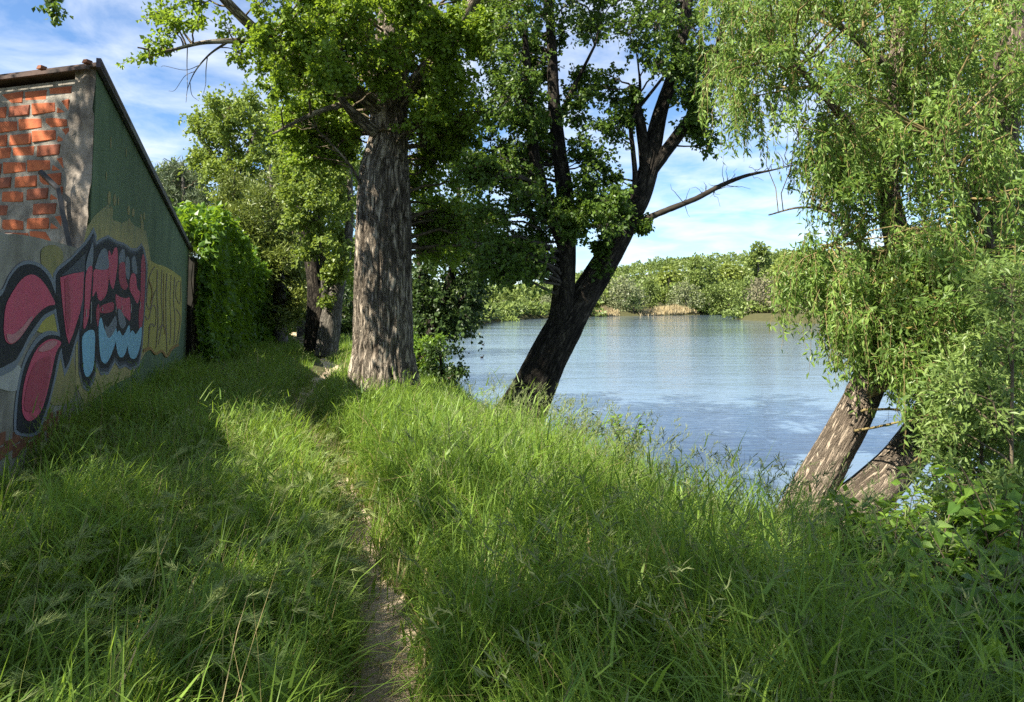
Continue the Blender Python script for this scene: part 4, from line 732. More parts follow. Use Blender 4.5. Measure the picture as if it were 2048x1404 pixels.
weep = np.vstack([region_blobs([(1435, -60), (1560, -60), (1545, 60), (1480, 170), (1440, 140)], 6.4, 7.8, 20, 0.2, 0.36, rs), region_blobs([(1560, -60), (2060, -60), (2060, 200), (1720, 230), (1620, 140), (1560, 60)], 6.2, 8.6, 60, 0.25, 0.45, rs),
                  region_blobs([(1475, 180), (1525, 170), (1520, 240), (1490, 250)], 6.6, 7.2, 3, 0.12, 0.2, rs), region_blobs([(1560, 90), (1620, 120), (1600, 220), (1560, 200)], 6.8, 7.6, 3, 0.14, 0.2, rs),
                  region_blobs([(1620, 200), (1760, 210), (1750, 320), (1640, 330)], 6.3, 7.8, 20, 0.2, 0.34, rs), region_blobs([(1760, 180), (2060, 180), (2060, 560), (1850, 560), (1780, 330)], 5.8, 8.0, 66, 0.24, 0.42, rs),
                  region_blobs([(1650, 300), (1740, 320), (1750, 460), (1690, 440)], 6.5, 7.6, 8, 0.15, 0.26, rs), region_blobs([(1570, 480), (1640, 470), (1650, 540), (1575, 560)], 6.5, 7.2, 6, 0.14, 0.22, rs),
                  region_blobs([(1655, 520), (1780, 500), (1760, 640), (1670, 640)], 6.2, 7.4, 18, 0.18, 0.3, rs), region_blobs([(1680, 600), (1760, 600), (1735, 660), (1690, 660)], 6.2, 7.2, 9, 0.15, 0.24, rs),
                  region_blobs([(1780, 540), (2060, 540), (2060, 760), (1830, 760), (1770, 680)], 5.6, 7.4, 46, 0.22, 0.36, rs), region_blobs([(1850, 740), (1960, 760), (1960, 860), (1870, 840)], 6.0, 7.0, 8, 0.15, 0.24, rs)])
stray = np.vstack([region_blobs([(1440, -60), (2080, -60), (2080, 900), (1860, 840), (1780, 680), (1680, 640), (1700, 420), (1560, 160)], 5.6, 8.2, 120, 0.16, 0.32, rs), region_blobs([(1780, 500), (2080, 500), (2080, 960), (1890, 900), (1790, 680)], 5.4, 7.0, 50, 0.18, 0.3, rs)])
back = region_blobs([(1560, -80), (2300, -80), (2300, 400), (1900, 420), (1700, 150)], 8, 10.5, 40, 0.5, 0.8, rs)
tree('willow_tree', 'weeping willow with two leaning trunks and hanging pale leaves at the bank', limbs,
     [(weep, dict(ntw=14, nlf=22, L=0.070, W=0.022, seed=7, style='weep', strand=(0.2, 0.7), twig=0.0035, droop=0.5, up=0.4, lj=0.18, rmax=0.03)), (stray, dict(ntw=7, nlf=22, L=0.066, W=0.024, seed=17, twig=0.0035, droop=0.15, up=0.5, lj=0.4, rmax=0.015)), (back, dict(ntw=9, nlf=20, L=0.11, W=0.03, seed=8, style='weep', strand=(0.4, 1.0), twigs=False, droop=0.5, up=0.4, lj=0.3))],
     'willow_leaf', 'bark_willow', 'willow_twig', res=(260, 110), amp=0.06, freq=11, vfreq=2.6)
# --- upright sallow shrub in front of it
rs = R_(15); st = []
for k, (x, Yd, tx, ty) in enumerate([(2032, 4.3, 2026, 640), (1985, 4.8, 1960, 690), (2060, 4.5, 2080, 560), (1930, 5.2, 1900, 760), (2010, 5.0, 2000, 600), (2090, 4.2, 2120, 600)]):
    b0 = P(x, 1200, Yd); b0[2] = float(height(b0[0], Yd)) ; e0 = P(tx, ty, Yd); st.append(np.array([[*b0, 0.018], [*(b0 * .6 + e0 * .4 + rs.normal(0, .04, 3)), 0.014], [*e0, 0.006]]))
bl = np.vstack([region_blobs([(1850, 800), (1930, 740), (2060, 700), (2080, 1020), (1960, 1060), (1860, 1000)], 4.2, 5.4, 56, 0.12, 0.22, rs), region_blobs([(1960, 560), (2080, 540), (2080, 720), (1960, 740)], 4.2, 5.4, 18, 0.14, 0.22, rs), region_blobs([(1990, 1000), (2080, 1000), (2080, 1200), (1960, 1150)], 4.0, 4.8, 14, 0.1, 0.18, rs)])
tree('sallow_shrub', 'upright sallow shrub with thin brown stems in front of the willow', st, [(bl, dict(ntw=12, nlf=17, L=0.062, W=0.02, seed=9, twig=0.003, droop=0.1, lj=0.3, rmax=0.008))], 'sallow_leaf', 'branch', cat='shrub', res=(20, 8), crown='foliage')

# --- trees behind the camera that shade the foreground
def shade_tree(label, base, top, rad, z0, z1, nb, seed, extra=None, leafm='dark_poplar_leaf'):
    rs = R_(seed); tr = np.array([[base[0], base[1], -0.2, 0.4], [base[0], base[1], 3, 0.33], [(base[0] + top[0]) / 2, (base[1] + top[1]) / 2, (z0 + z1) / 2, 0.22], [top[0], top[1], z1, 0.06]])
    th = rs.uniform(0, 2 * pi, nb); r = rad * np.sqrt(rs.uniform(0, 1, nb)); bl = np.stack([top[0] + r * np.cos(th), top[1] + r * np.sin(th), rs.uniform(z0, z1, nb), rs.uniform(.5, .85, nb)], 1); lim = [tr]; sets = [(bl, dict(ntw=12, nlf=20, L=0.11, W=0.10, seed=seed, twigs=False))]
    if extra is not None: lim.append(extra[0]); sets.append((extra[1], dict(ntw=8, nlf=13, L=0.042, W=0.03, seed=seed + 1, twig=0.003)))
    return tree('poplar_tree', label, lim, sets, leafm, 'bark_dark', res=(40, 16))
ex = px_limb([(-300, -330, 4.2, 0.03), (-120, -160, 4.6, 0.02), (40, -60, 5.0, 0.012), (96, -12, 5.0, 0.006)]); exb = np.array([[*P(102, 4, 5.0), 0.10], [*P(118, 28, 5.0), 0.07]])
shade_tree('poplar overhead whose dark twig dangles at the upper left corner', (-9.5, -2.5), (-8.0, 0.0), 2.8, 6.2, 9.6, 30, 51, (ex, exb))
shade_tree('poplar behind the viewer casting dappled shade over the path', (-5.0, -5.0), (-4.2, -1.2), 3.4, 6.0, 11.0, 74, 53)
shade_tree('poplar outside the view whose shade dapples the brick front', (-13.5, 3.5), (-9.9, 5.2), 2.2, 6.8, 10.2, 30, 55)

# ------------------------------------------------------------------ far bank
def far_proto(seed, w, h, nb, nl, leafm, L, trunkh=0.25):
    rs = R_(seed); th = rs.uniform(0, 2 * pi, nb); zz = rs.uniform(0, 1, nb); prof = np.sin(np.clip(zz * 0.9 + 0.12, 0, 1) * pi) ** 0.6; r = prof * np.sqrt(rs.uniform(0.1, 1, nb)) * w / 2 * 0.85
    c = np.stack([r * np.cos(th), r * np.sin(th), h * (trunkh * .6 + (1 - trunkh * .6) * zz * 0.93)], 1); br = rs.uniform(0.10, 0.2, nb) * w
    bi = np.repeat(np.arange(nb), nl); n = len(bi); dd = unit(rs.normal(0, 1, (n, 3))); p = c[bi] + dd * br[bi][:, None] * rs.uniform(0.3, 1, (n, 1)) ** .5
    V, Fc = leaf_quads(p, dd + rs.normal(0, .6, (n, 3)), L * rs.uniform(.6, 1.3, n), L * .75 * rs.uniform(.6, 1.3, n), rs, .5)
    me = mk('crown', V, Fc, M[leafm], tint=np.repeat(np.clip(.5 * rs.uniform(0, 1, n) + .5 * rs.uniform(0, 1, nb)[bi], 0, 1), 4)); md = me.data; bpy.data.objects.remove(me)
    tp = np.array([[[0, 0, -.5], [0.02 * w, 0, h * .3], [0, 0.02 * w, h * .75]]]); V, Fc = tubes(tp, np.array([[.035 * h, .028 * h, .008 * h]]), 7); me = mk('trunk', V, Fc, M['bark_grey'], smooth_=True); mt = me.data; bpy.data.objects.remove(me)
    return md, mt
PROTO = {'tall': [far_proto(61 + k, 0.62, 1.0, 46, 40, 'far_green', 0.055) for k in range(2)], 'yellow': [far_proto(64 + k, 0.75, 1.0, 44, 40, 'far_yellow', 0.06) for k in range(2)],
         'grey': [far_proto(67 + k, 1.35, 1.0, 42, 40, 'far_grey', 0.075, 0.05) for k in range(2)], 'brown': [far_proto(70, 1.3, 1.0, 40, 40, 'far_brown', 0.075, 0.05)], 'green': [far_proto(72 + k, 1.25, 1.0, 42, 40, 'far_green', 0.075, 0.05) for k in range(2)], 'dark': [far_proto(75, 1.1, 1.0, 42, 40, 'far_dark', 0.07, 0.05)]}
rs = R_(77)
FAR = [  # photo x, base y, top y, distance, kind, label
    (1404, 618, 506, 222, 'tall', 'tall round-topped tree at the middle of the far bank'), (1520, 622, 487, 235, 'tall', 'tallest tree on the far bank, next to the willow leaves'), (1340, 618, 532, 240, 'yellow', 'yellow-green tree left of the tall round-topped one'), (1462, 618, 526, 238, 'yellow', 'yellow-green tree between the two tallest far trees'),
    (1250, 628, 556, 200, 'grey', 'pale bush on the far bank beside the beige reeds'), (1268, 631, 588, 196, 'dark', 'darker low bush at the waterline between two reed strips'), (1300, 618, 560, 214, 'tall', 'slim green tree behind the reeds of the far bank'), (1372, 620, 568, 212, 'grey', 'silvery bush behind the longer reed strip'),
    (1420, 622, 570, 214, 'green', 'round green bush at the right end of the reeds'), (1460, 622, 565, 216, 'green', 'round green bush just left of the spit'), (1500, 626, 560, 210, 'green', 'green bush behind the grey spit bush'), (1530, 640, 558, 150, 'brown', 'grey-brown bush at the tip of the spit'),
    (1590, 644, 545, 140, 'brown', 'grey-brown bush on the spit half hidden by willow strands'), (1640, 644, 560, 132, 'grey', 'pale bush on the spit behind hanging willow leaves'), (1580, 630, 510, 190, 'yellow', 'yellow-green tree behind the spit bushes'), (1650, 640, 520, 170, 'tall', 'green tree on the spit seen through the willow'),
    (1720, 648, 540, 120, 'green', 'green bush on the spit behind the willow trunk'), (1800, 650, 530, 118, 'brown', 'brownish bush on the spit right of the willow trunk'), (1900, 652, 540, 112, 'green', 'far green bush at the right edge behind the willow'), (1185, 622, 575, 205, 'green', 'round bush between the forked trunks of the leaning tree'), (1215, 616, 560, 225, 'tall', 'green tree right of the leaning trunk on the far bank'),
    (1095, 635, 592, 172, 'grey', 'pale bush on the far bank left of the leaning tree'), (1050, 638, 596, 158, 'green', 'round green bush on the far left bank'), (1010, 640, 582, 165, 'tall', 'upright tree standing above the bushes of the far left bank'), (1010, 641, 602, 150, 'grey', 'pale willow bush low on the far left bank'), (972, 646, 606, 128, 'green', 'bush above the near end of the far left bank'),
    (935, 656, 612, 98, 'grey', 'grey bush on the point beside the alder'), (905, 660, 596, 92, 'grey', 'larger grey bush on the point under the alder leaves'), (1140, 630, 588, 185, 'green', 'green bush behind the leaning trunk on the far bank')]
for (x, yb, yt, Yd, kd, lab) in FAR:
    o = thing('far_tree' if kd in ('tall', 'yellow') else 'far_bush', lab, 'tree' if kd in ('tall', 'yellow') else 'bush', 'trees and bushes on the far bank')
    c = P(x, yb, Yd); g0 = float(height(c[0], Yd)); hh = P(x, yt, Yd)[2] - g0; o.location = (c[0], Yd, g0); o.rotation_euler = (0, 0, rs.uniform(0, 6.28)); wv = rs.uniform(0.9, 1.15); o.scale = (hh * wv, hh * wv, hh)
    pr = PROTO[kd][rs.integers(len(PROTO[kd]))]
    for nm, md in zip(('crown', 'trunk'), pr):
        q = bpy.data.objects.new(nm, md); link(q, o)
        if nm == 'crown': q['kind'] = 'stuff'
# wooded hillside: nobody could count it
V_ = Bag(); n = 0
cx = []; 
while len(cx) < 1500:
    y = rs.uniform(215, 470); x = rs.uniform(-0.35, 0.62) * y
    if river_d(np.array([x]), np.array([y]))[0] < -6: cx.append((x, y))
for _ in range(260):
    y = rs.uniform(95, 215); x = rs.uniform(-0.42, -0.06) * y
    if river_d(np.array([x]), np.array([y]))[0] < -5: cx.append((x, y))
for _ in range(220):
    y = rs.uniform(100, 215); x = rs.uniform(0.36, 0.95) * y
    if river_d(np.array([x]), np.array([y]))[0] < -6: cx.append((x, y))
nlow = len(cx); nsh = 420
sh = crom(RIVER[15:27], nsh); cx += [(a_ + rs.normal(0, 1.2), b_ + rs.normal(0, 1.2)) for a_, b_ in sh if not 1178 < 1024 + F * a_ / b_ < 1392]; nsh = len(cx) - nlow
for _ in range(300):
    y = rs.uniform(180, 320); x = rs.uniform(-.12, .12) * y
    if river_d(np.array([x]), np.array([y]))[0] < -4: cx.append((x, y))
cx = np.array(cx); cz = height(cx[:, 0], cx[:, 1]); nl = 64; bi = np.repeat(np.arange(len(cx)), nl); n = len(bi); hh = rs.uniform(5.5, 9.5, len(cx)) * np.where((cx[:, 1] < 215) | (np.arange(len(cx)) >= nlow), .75, 1); shr = (np.arange(len(cx)) >= nlow) & (np.arange(len(cx)) < nlow + nsh); hh = np.where(shr, rs.uniform(1.2, 2.6, len(cx)), hh); ww = np.where(shr, rs.uniform(1.0, 2.0, len(cx)), rs.uniform(2.2, 3.6, len(cx)))
dd = unit(rs.normal(0, 1, (n, 3))); dd[:, 2] = np.abs(dd[:, 2]) * 1.1 - 0.25
p = np.stack([cx[bi, 0], cx[bi, 1], cz[bi] + hh[bi] * .55], 1) + dd * np.stack([ww[bi], ww[bi], hh[bi] * .5], 1) * rs.uniform(.75, 1.05, (n, 1))
V, Fc = leaf_quads(p, dd + rs.normal(0, .7, (n, 3)), rs.uniform(1.0, 2.0, n) * np.where(shr[bi], .5, .85), rs.uniform(.8, 1.5, n) * np.where(shr[bi], .5, .85), rs, .5)
tag(mk('far_woods', V, Fc, M['far_green'], tint=np.repeat(np.clip(.4 * rs.uniform(0, 1, n) + .6 * rs.uniform(0, 1, len(cx))[bi] ** 1.3, 0, 1), 4), kind='stuff'), 'dense green woods covering the low hill beyond the river', 'woods')
# reed beds
for nm, (x0, x1, yb, Yd, lab) in enumerate([(1186, 1232, 631, 184, 'short strip of dry beige reeds by the leaning trunk'), (1288, 1384, 627, 198, 'longer strip of dry beige reeds on the far bank')]):
    n = 1100; a = P(x0, yb, Yd); b_ = P(x1, yb, Yd + (8 if nm == 0 else 14)); u = rs.beta(1.5, 1.5, n) * 1.25 - .12; x = a[0] + (b_[0] - a[0]) * u; y = a[1] + (b_[1] - a[1]) * u + rs.uniform(-2.5, 1.5, n); z = np.maximum(height(x, y), WATER - .1)
    V, Fc = leaf_quads(np.stack([x, y, z], 1), np.stack([rs.normal(0, .12, n), rs.normal(0, .1, n), np.ones(n)], 1), rs.uniform(.9, 2.3, n) * (.45 + .55 * np.sin(np.clip(u, .03, .97) * pi)) * (.6 + .8 * vnoise(x * .35, y * .35)), .26, rs, .3)
    tag(mk('reed_bed', V, Fc, M['reed'], tint=np.repeat(rs.uniform(0, 1, n), 4), kind='stuff'), lab, 'reeds')
# two water birds
def water_bird(label, px, py):
    c = G(px, py, WATER); V = []; Fq = []
    prof = [(-.20, .0, .05), (-.16, .045, .06), (-.08, .085, .065), (.02, .09, .06), (.10, .06, .075), (.13, .035, .13), (.135, .03, .19), (.16, .042, .235), (.20, .034, .24), (.23, .012, .228), (.27, .004, .225)]
    C = np.array([[x, 0, z] for x, r, z in prof]); R = np.array([r for x, r, z in prof]) + .002; V, Fq = tubes(C[None], R[None], 10)
    o = mk('water_bird', V, Fq, M['bird'], smooth_=True); o.location = (c[0], c[1], WATER); o.scale = (.6, .6, .6); o.rotation_euler = (0, 0, 0.6); return tag(o, label, 'bird', 'birds on the river')
M['bird'] = plain_mat('bird', (0.02, 0.018, 0.016), (0.05, 0.045, 0.04), 9)
water_bird('farther of two tiny dark birds floating on the river', 966, 690); water_bird('nearer of two tiny dark birds floating on the river', 964, 716)

# ------------------------------------------------------------------ bank plants, brambles
def leafy_plant(name, label, cat, x, y, w, h_, nst, leafm, L, W, seed, nl=26, at=0.42):
    rs = R_(seed); g0 = height(np.array([x]), np.array([y]))[0]; o = thing(name, label, cat); st = []; lp = []; ld = []
    for k in range(nst):
        a = rs.uniform(0, 2 * pi); e = np.array([x + cos(a) * w * rs.uniform(.2, 1), y + sin(a) * w * rs.uniform(.2, 1), g0 + h_ * rs.uniform(.55, 1)]); b0 = np.array([x + rs.normal(0, .05), y + rs.normal(0, .05), g0 - .03]); u = np.linspace(0, 1, 7)[:, None]
        md = np.array([(b0[0] * .7 + e[0] * .3), (b0[1] * .7 + e[1] * .3), g0 + h_ * .75]); c = (1 - u) ** 2 * b0 + 2 * u * (1 - u) * md + u ** 2 * e; st.append(c)
        uu = rs.uniform(.12, 1, nl) * 5.99; i0 = uu.astype(int); q = c[i0] + (c[i0 + 1] - c[i0]) * (uu - i0)[:, None]; dr = unit(rs.normal(0, 1, (nl, 3)) * np.array([1, 1, .35])); lp.append(q + dr * L * .3); ld.append(dr + np.array([0, 0, .05]))
    V, Fq = tubes(np.array(st), np.full((nst, 1), .005) * np.linspace(1.2, .4, 7)[None], 5); mk('stems', V, Fq, M['branch'], o, smooth_=True, kind='stuff')
    lp = np.vstack(lp); ld = np.vstack(ld); sz = rs.uniform(.55, 1.2, len(lp)); V, Fc = leaf_quads(lp, ld, L * sz, W * sz, rs, 2.2, fold=.12, curl=.2, at=at); mk('foliage', V, Fc, M[leafm], o, tint=np.repeat(rs.uniform(0, 1, len(lp)), 4), kind='stuff'); return o
def at_px(px, py, z=0.0): g_ = G(px, py, z); return g_[0], g_[1]
c = P(1245, 830, 9.6); leafy_plant('bank_bush', 'feathery green bush on the bank edge before the open water', 'bush', c[0], c[1], .42, 1.35, 26, 'bramble_leaf', .07, .04, 81, 30)
c = P(1150, 830, 10.2); leafy_plant('bank_bush', 'low dark bush beside the foot of the leaning tree', 'bush', c[0], c[1], .45, .95, 22, 'dark_leaf', .06, .035, 82, 24)
c = P(1385, 850, 8.6); leafy_plant('bank_weed', 'dark tufted weed on the bank crest right of the feathery bush', 'plant', c[0], c[1], .3, .95, 14, 'dark_leaf', .06, .025, 83, 20)
for k, (px, Yd, w, h_, lab) in enumerate([(1960, 3.0, .36, .6, 'broad-leaved bramble at the lower right corner'), (1880, 3.7, .36, .62, 'bramble below the sallow shrub, left of its stem'), (2030, 3.5, .36, .8, 'bramble with bright leaves at the right edge below the shrub'), (1800, 4.6, .34, .6, 'bramble in front of the lower, more slanting willow trunk'), (1960, 4.2, .36, .85, 'bramble tangled in the foot of the sallow shrub'), (1830, 2.7, .28, .4, 'low bramble near the bottom edge, right side'), (1700, 5.9, .3, .45, 'leafy weed at the base of the willow trunks'), (1890, 4.9, .36, .8, 'bramble between the lower willow trunk and the sallow shrub'), (2050, 4.6, .4, 1.0, 'tall bramble behind the sallow stem at the right edge'), (1760, 3.6, .26, .55, 'leafy weed in the grass left of the brambles'), (1900, 2.5, .3, .5, 'bright bramble cut by the bottom edge near the right corner'), (2040, 2.7, .32, .62, 'bramble filling the very corner at the bottom right'), (1990, 3.8, .34, .8, 'bramble midway up the right edge under the sallow stems'), (1720, 4.3, .26, .5, 'leafy weed just in front of the upright willow trunk')]):
    c = P(px, 1100, Yd); leafy_plant('bramble', lab, 'bramble', c[0], c[1], w * 1.15, h_ * 1.35, 26, 'bramble_leaf', .08, .055, 90 + k, 24)
c = P(450, 1000, 8.5)

# ------------------------------------------------------------------ grass
def blades(x, y, hgt, wid, rs, seg_=3, phi0=(0.0, 0.35), bend=(0.3, 1.5), wind=0.5, tint=None, z=None):
    n = len(x); z = height(x, y) if z is None else z; az = 9.0 * vnoise(x * 1.3, y * 1.3, 6.0) + rs.normal(0, 1.5, n); ex_ = np.cos(az) + wind * 0.8; ey_ = np.sin(az) + wind * 0.25; l = np.hypot(ex_, ey_) + 1e-6; ex_, ey_ = ex_ / l, ey_ / l
    p0 = rs.uniform(*phi0, n); bd = rs.uniform(*bend, n); K = 8; pos = np.zeros((n, 2)); lev = [pos.copy()]
    for k in range(seg_ * 3):
        u = (k + .5) / (seg_ * 3); ph = p0 + bd * u ** 1.2; pos = pos + np.stack([np.sin(ph), np.cos(ph)], 1) / (seg_ * 3)
        if (k + 1) % 3 == 0: lev.append(pos.copy())
    tw = rs.normal(0, .5, n); wx = -ey_ * np.cos(tw) + ex_ * np.sin(tw); wy = ex_ * np.cos(tw) + ey_ * np.sin(tw); V = np.zeros((n, 2 * seg_ + 1, 3))
    for k in range(seg_ + 1):
        c = np.stack([x + ex_ * lev[k][:, 0] * hgt, y + ey_ * lev[k][:, 0] * hgt, z - .02 + lev[k][:, 1] * hgt], 1); w = wid / 2 * (1 - (k / seg_) ** 1.6 * .999)
        if k == seg_: V[:, 2 * k] = c
        else:
            V[:, 2 * k] = c - np.stack([wx, wy, 0 * wx], 1) * w[:, None]; V[:, 2 * k + 1] = c + np.stack([wx, wy, 0 * wx], 1) * w[:, None]
    b = np.arange(n)[:, None] * (2 * seg_ + 1); Fs = []
    for k in range(seg_ - 1): Fs += [b + [2 * k, 2 * k + 1, 2 * k + 3], b + [2 * k, 2 * k + 3, 2 * k + 2]]
    Fs.append(b + [2 * seg_ - 2, 2 * seg_ - 1, 2 * seg_])
    tint = rs.uniform(0, 1, n) if tint is None else tint
    return V.reshape(-1, 3), np.concatenate(Fs), np.repeat(tint, 2 * seg_ + 1), V[:, 2 * seg_], np.stack([ex_, ey_], 1)
def scatter(x0, x1, y0, y1, dens, rs):
    n = int((x1 - x0) * (y1 - y0) * dens); x = rs.uniform(x0, x1, n); y = rs.uniform(y0, y1, n)
    keep = (np.abs(x) < 0.80 * y + 1.6) & (rs.random(n) < .3 + .7 * smooth(.3, .62, vnoise(x * 3.5, y * 3.5, 11.0))); x, y = x[keep], y[keep]
    d = river_d(x, y); sx = (x - A0[0]) * NW[0] + (y - A0[1]) * NW[1]; sa = (x - A0[0]) * U2[0] + (y - A0[1]) * U2[1]
    hx = (x - H0[0]) * HN[0] + (y - H0[1]) * HN[1]; hs_ = (x - H0[0]) * HU[0] + (y - H0[1]) * HU[1]
    ok = (d < 0.95) & ~((sx < 0.03) & (sx > -3) & (sa < WL)) & ~((hx < 0.1) & (hs_ > 0) & (hs_ < hl)) & (np.hypot(x - tr0[0], y - tr0[1]) > .6)
    ok &= ~((sa > WL + 1) & (hx < -4)) & ~((sx < 0) & (sa < WL + .3))
    return x[ok], y[ok]
tr0 = P(766, 745, 13.0)[:2]
def side_of_path(x, y): return x - np.interp(y, PATHS[:, 1], PATHS[:, 0])
def grass_h(x, y, rs):
    sd = side_of_path(x, y); dp = dist_poly(x, y, PATH); n1 = fbm(x * .9, y * .9, 2.0, 3); dw = (x - A0[0]) * NW[0] + (y - A0[1]) * NW[1]
    h_ = np.where(sd > 0, 0.66 + .16 * smooth(6.8, 5.2, y), 0.52) * (0.35 + 1.2 * n1) * (.75 + .5 * vnoise(x * 3.5, y * 3.5, 11.0)); h_ = h_ * (0.45 + 0.55 * smooth(0.1, 0.5, dp)); h_ = h_ + 0.22 * np.exp(-(dw / 0.5) ** 2) * (y > 6); h_ = np.where(y > 12, h_ * 0.85, h_); h_ = h_ * (1 - .5 * smooth(1.15, 1.7, x) * (y < 5)); h_ = np.where((y > 16) & (dp < 1.2), h_ * .6, h_)
    h_ = h_ * (1 - .32 * smooth(-1.8, -.2, river_d(x, y)) * smooth(6.0, 8.0, y)); return h_ * rs.uniform(.55, 1.25, len(x))
rs = R_(101); GB_ = Bag()
def lay(x0, x1, y0, y1, dens, wid, seg_, bend=(.2, 2.3)):
    x, y = scatter(x0, x1, y0, y1, dens, rs); dp = dist_poly(x, y, PATH); hw_ = (0.03 + 0.13 * vnoise(x * 2, y * 2, 5.0)) * np.interp(y, [4, 5.5, 14, 17], [1, .35, .35, 1.3]); k = (dp > hw_) | (rs.random(len(x)) < 0.10); k &= ~((y > 17.5) & (y < 20.5) & (dp < .5)); x, y = x[k], y[k]
    tint = np.clip(.16 + .55 * rs.uniform(0, 1, len(x)) + .35 * (vnoise(x * .7, y * .7, 8.0) - .3), 0, .92); dry = rs.random(len(x)) < (.06 + .25 * np.exp(-(dist_poly(x, y, PATH) / .3) ** 2)); tint = np.where(dry, 1.0, tint)
    V, Fc, T, _, _ = blades(x, y, grass_h(x, y, rs), wid * np.exp(rs.normal(-.1, .42, len(x))), rs, seg_, bend=bend, tint=tint); GB_.add(V, Fc, T)
lay(-3.2, 4.6, 1.5, 5.0, 3400, .0098, 3); lay(-6.6, 4.6, 5.0, 9.0, 2100, .0118, 3); lay(-9, 3.2, 9.0, 16, 1200, .014, 2); lay(-16, 0.5, 16, 30, 330, .020, 2); lay(-26, -3, 30, 60, 70, .045, 2)
for (x0, x1, y0, y1, dens, w_) in ((-3.2, 4.4, 1.6, 5.0, 2300, .0085), (-6, 4.2, 5.0, 9.5, 1300, .0105), (-8, 2, 9.5, 15, 420, .014)):   # leaves that leave the stalks higher up
    x, y = scatter(x0, x1, y0, y1, dens, rs); k = dist_poly(x, y, PATH) > .17; x, y = x[k], y[k]; gh = grass_h(x, y, rs); n = len(x)
    V, Fc, T, _, _ = blades(x, y, rs.uniform(.09, .24, n), w_ * np.exp(rs.normal(-.1, .35, n)), rs, 2, phi0=(.25, 1.5), bend=(.1, 1.3), wind=.2, z=height(x, y) + gh * rs.uniform(.25, .95, n), tint=np.clip(rs.beta(1.6, 1.6, n) + .1, 0, .92)); GB_.add(V, Fc, T)
for (x0, x1, y0, y1, dens, h0, h1, w_, dr) in ((-4.5, -.6, 1.7, 7, 130, .35, .75, .015, .06), (-.2, 3.6, 1.8, 7, 90, .45, .85, .013, .06), (-4.5, 3.6, 1.8, 9, 40, .4, .85, .005, 1.0)):   # broad long blades, dead stems
    x, y = scatter(x0, x1, y0, y1, dens, rs); k = dist_poly(x, y, PATH) > .25; x, y = x[k], y[k]; n = len(x)
    V, Fc, T, _, _ = blades(x, y, rs.uniform(h0, h1, n), w_ * rs.uniform(.7, 1.4, n), rs, 3, bend=(.2, 2.0) if dr < 1 else (.0, .8), tint=np.where(rs.random(n) < dr, 1.0, rs.uniform(.35, .92, n))); GB_.add(V, Fc, T)
GB_.build('grass', M['grass_leaf'], kind='stuff'); bpy.data.objects['grass']['label'] = 'long green grass on both sides of the trodden path'
# straw lying on and beside the path
ST = Bag(); n = 5200; yy = rs.uniform(2.2, 14, n) ; yy = 2.2 + (yy - 2.2) ** 1.3 / (11.8 ** .3); xx = np.interp(yy, PATHS[:, 1], PATHS[:, 0]) + rs.normal(0, .19, n)
V, Fc, T, _, _ = blades(xx, yy, rs.uniform(.06, .22, n), np.full(n, .0042), rs, 2, phi0=(1.1, 1.65), bend=(-.1, .35), z=height(xx, yy) + .045); ST.add(V, Fc, T); ST.build('straw', M['straw'], kind='stuff'); bpy.data.objects['straw']['label'] = 'dry straw lying flat along the trodden path'
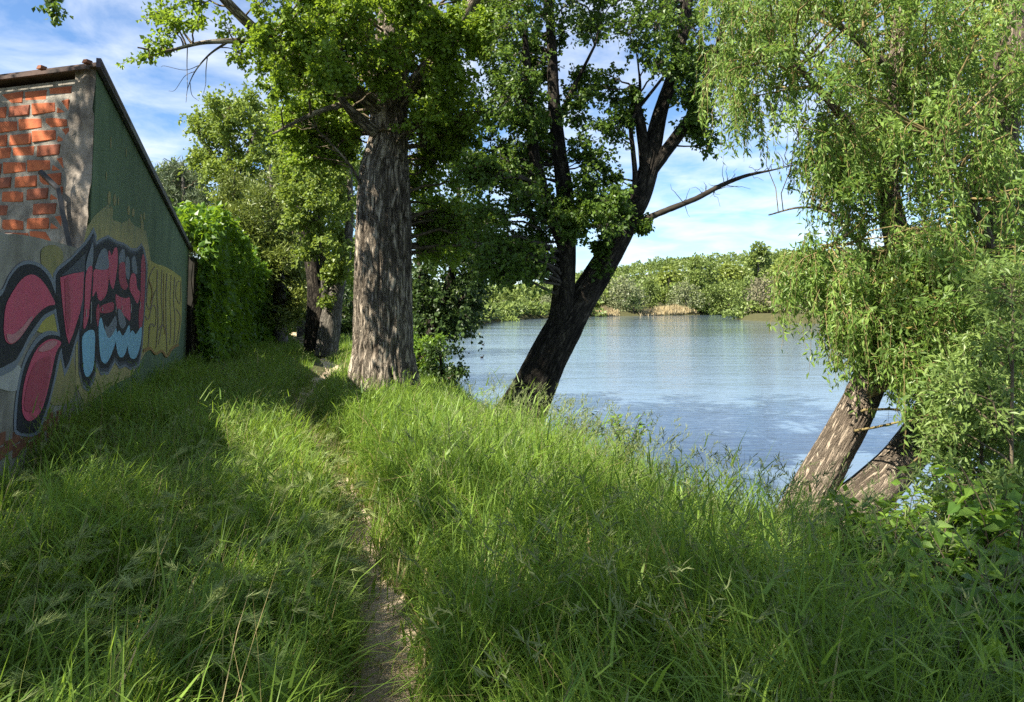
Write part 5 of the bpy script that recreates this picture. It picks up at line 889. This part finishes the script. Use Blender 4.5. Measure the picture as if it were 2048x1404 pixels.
# stalks with seed heads
def seed_heads(name, label, x, y, hgt, mat, spik, sl_, sw_, spread, rs, bend=(.2, .9), len_=.12, wind=.5):
    V, Fc, T, tip, az = blades(x, y, hgt, np.full(len(x), .0035), rs, 3, bend=bend, wind=wind); bgx = Bag(); bgx.add(V, Fc, T); n = len(x); b4 = V.reshape(n, 7, 3); ax = unit(tip - b4[:, 4])
    ii = np.repeat(np.arange(n), spik); u = np.tile(np.linspace(0, 1, spik), n); p = tip[ii] + ax[ii] * (u * len_ - .02)[:, None] - np.array([0, 0, .35]) * (u ** 2 * len_)[:, None]; d = ax[ii] * 1.0 + rs.normal(0, spread, (len(ii), 3)) - np.array([0, 0, .25]) * u[:, None]
    V, Fc = leaf_quads(p, d, sl_ * rs.uniform(.7, 1.2, len(ii)), sw_, rs, .3, at=.3); bgx.add(V, Fc, np.repeat(rs.uniform(.2, 1, len(ii)), 4)); o = bgx.build(name, M[mat], kind='stuff'); o['label'] = label
x, y = scatter(-4.4, -0.9, 1.7, 7.5, 120, rs); k = side_of_path(x, y) < -.25; x, y = x[k], y[k]; k = vnoise(x * 1.2, y * 1.2, 9.0) > .38; x, y = x[k], y[k]
seed_heads('wild_barley', 'nodding pale ears of wild barley left of the path', x, y, rs.uniform(.34, .6, len(x)), 'barley', 36, .062, .004, .26, rs, bend=(.8, 1.8), len_=.10)
x, y = scatter(-0.6, 4.2, 2.0, 11, 100, rs); k = side_of_path(x, y) > .35; x, y = x[k], y[k]
seed_heads('brome_grass', 'tall thin brome stalks with drooping seed heads on the bank', x, y, rs.uniform(.5, .9, len(x)), 'seed', 8, .052, .0075, .40, rs, bend=(.2, .8), len_=.13)
x, y = scatter(-9, -2, 6, 18, 14, rs); seed_heads('oat_grass', 'scattered pale oat stalks in the shade by the shed', x, y, rs.uniform(.4, .7, len(x)), 'barley', 7, .035, .006, .45, rs, bend=(.3, 1.1), len_=.12)
# low broad-leaved ground cover under the grass
x, y = scatter(-3, 3.6, 1.8, 9, 260, rs); dp = dist_poly(x, y, PATH); k = (dp > .3) & (vnoise(x * 1.5, y * 1.5, 3.0) > .45); x, y = x[k], y[k]; n = len(x); z = height(x, y) + rs.uniform(.03, .28, n)
a = rs.uniform(0, 2 * pi, n); V, Fc = leaf_quads(np.stack([x, y, z], 1), np.stack([np.cos(a), np.sin(a), rs.normal(.2, .3, n)], 1), rs.uniform(.03, .07, n), rs.uniform(.015, .035, n), rs, 1.5)
mk('ground_cover', V, Fc, M['bramble_leaf'], tint=np.repeat(rs.uniform(0, .7, n), 4), kind='stuff')['label'] = 'small broad leaves growing low among the grass'
print('TRIS', sum(sum(len(p.vertices) - 2 for p in m_.polygons) if len(m_.polygons) < 200 else len(m_.loops) - 2 * len(m_.polygons) for m_ in bpy.data.meshes))
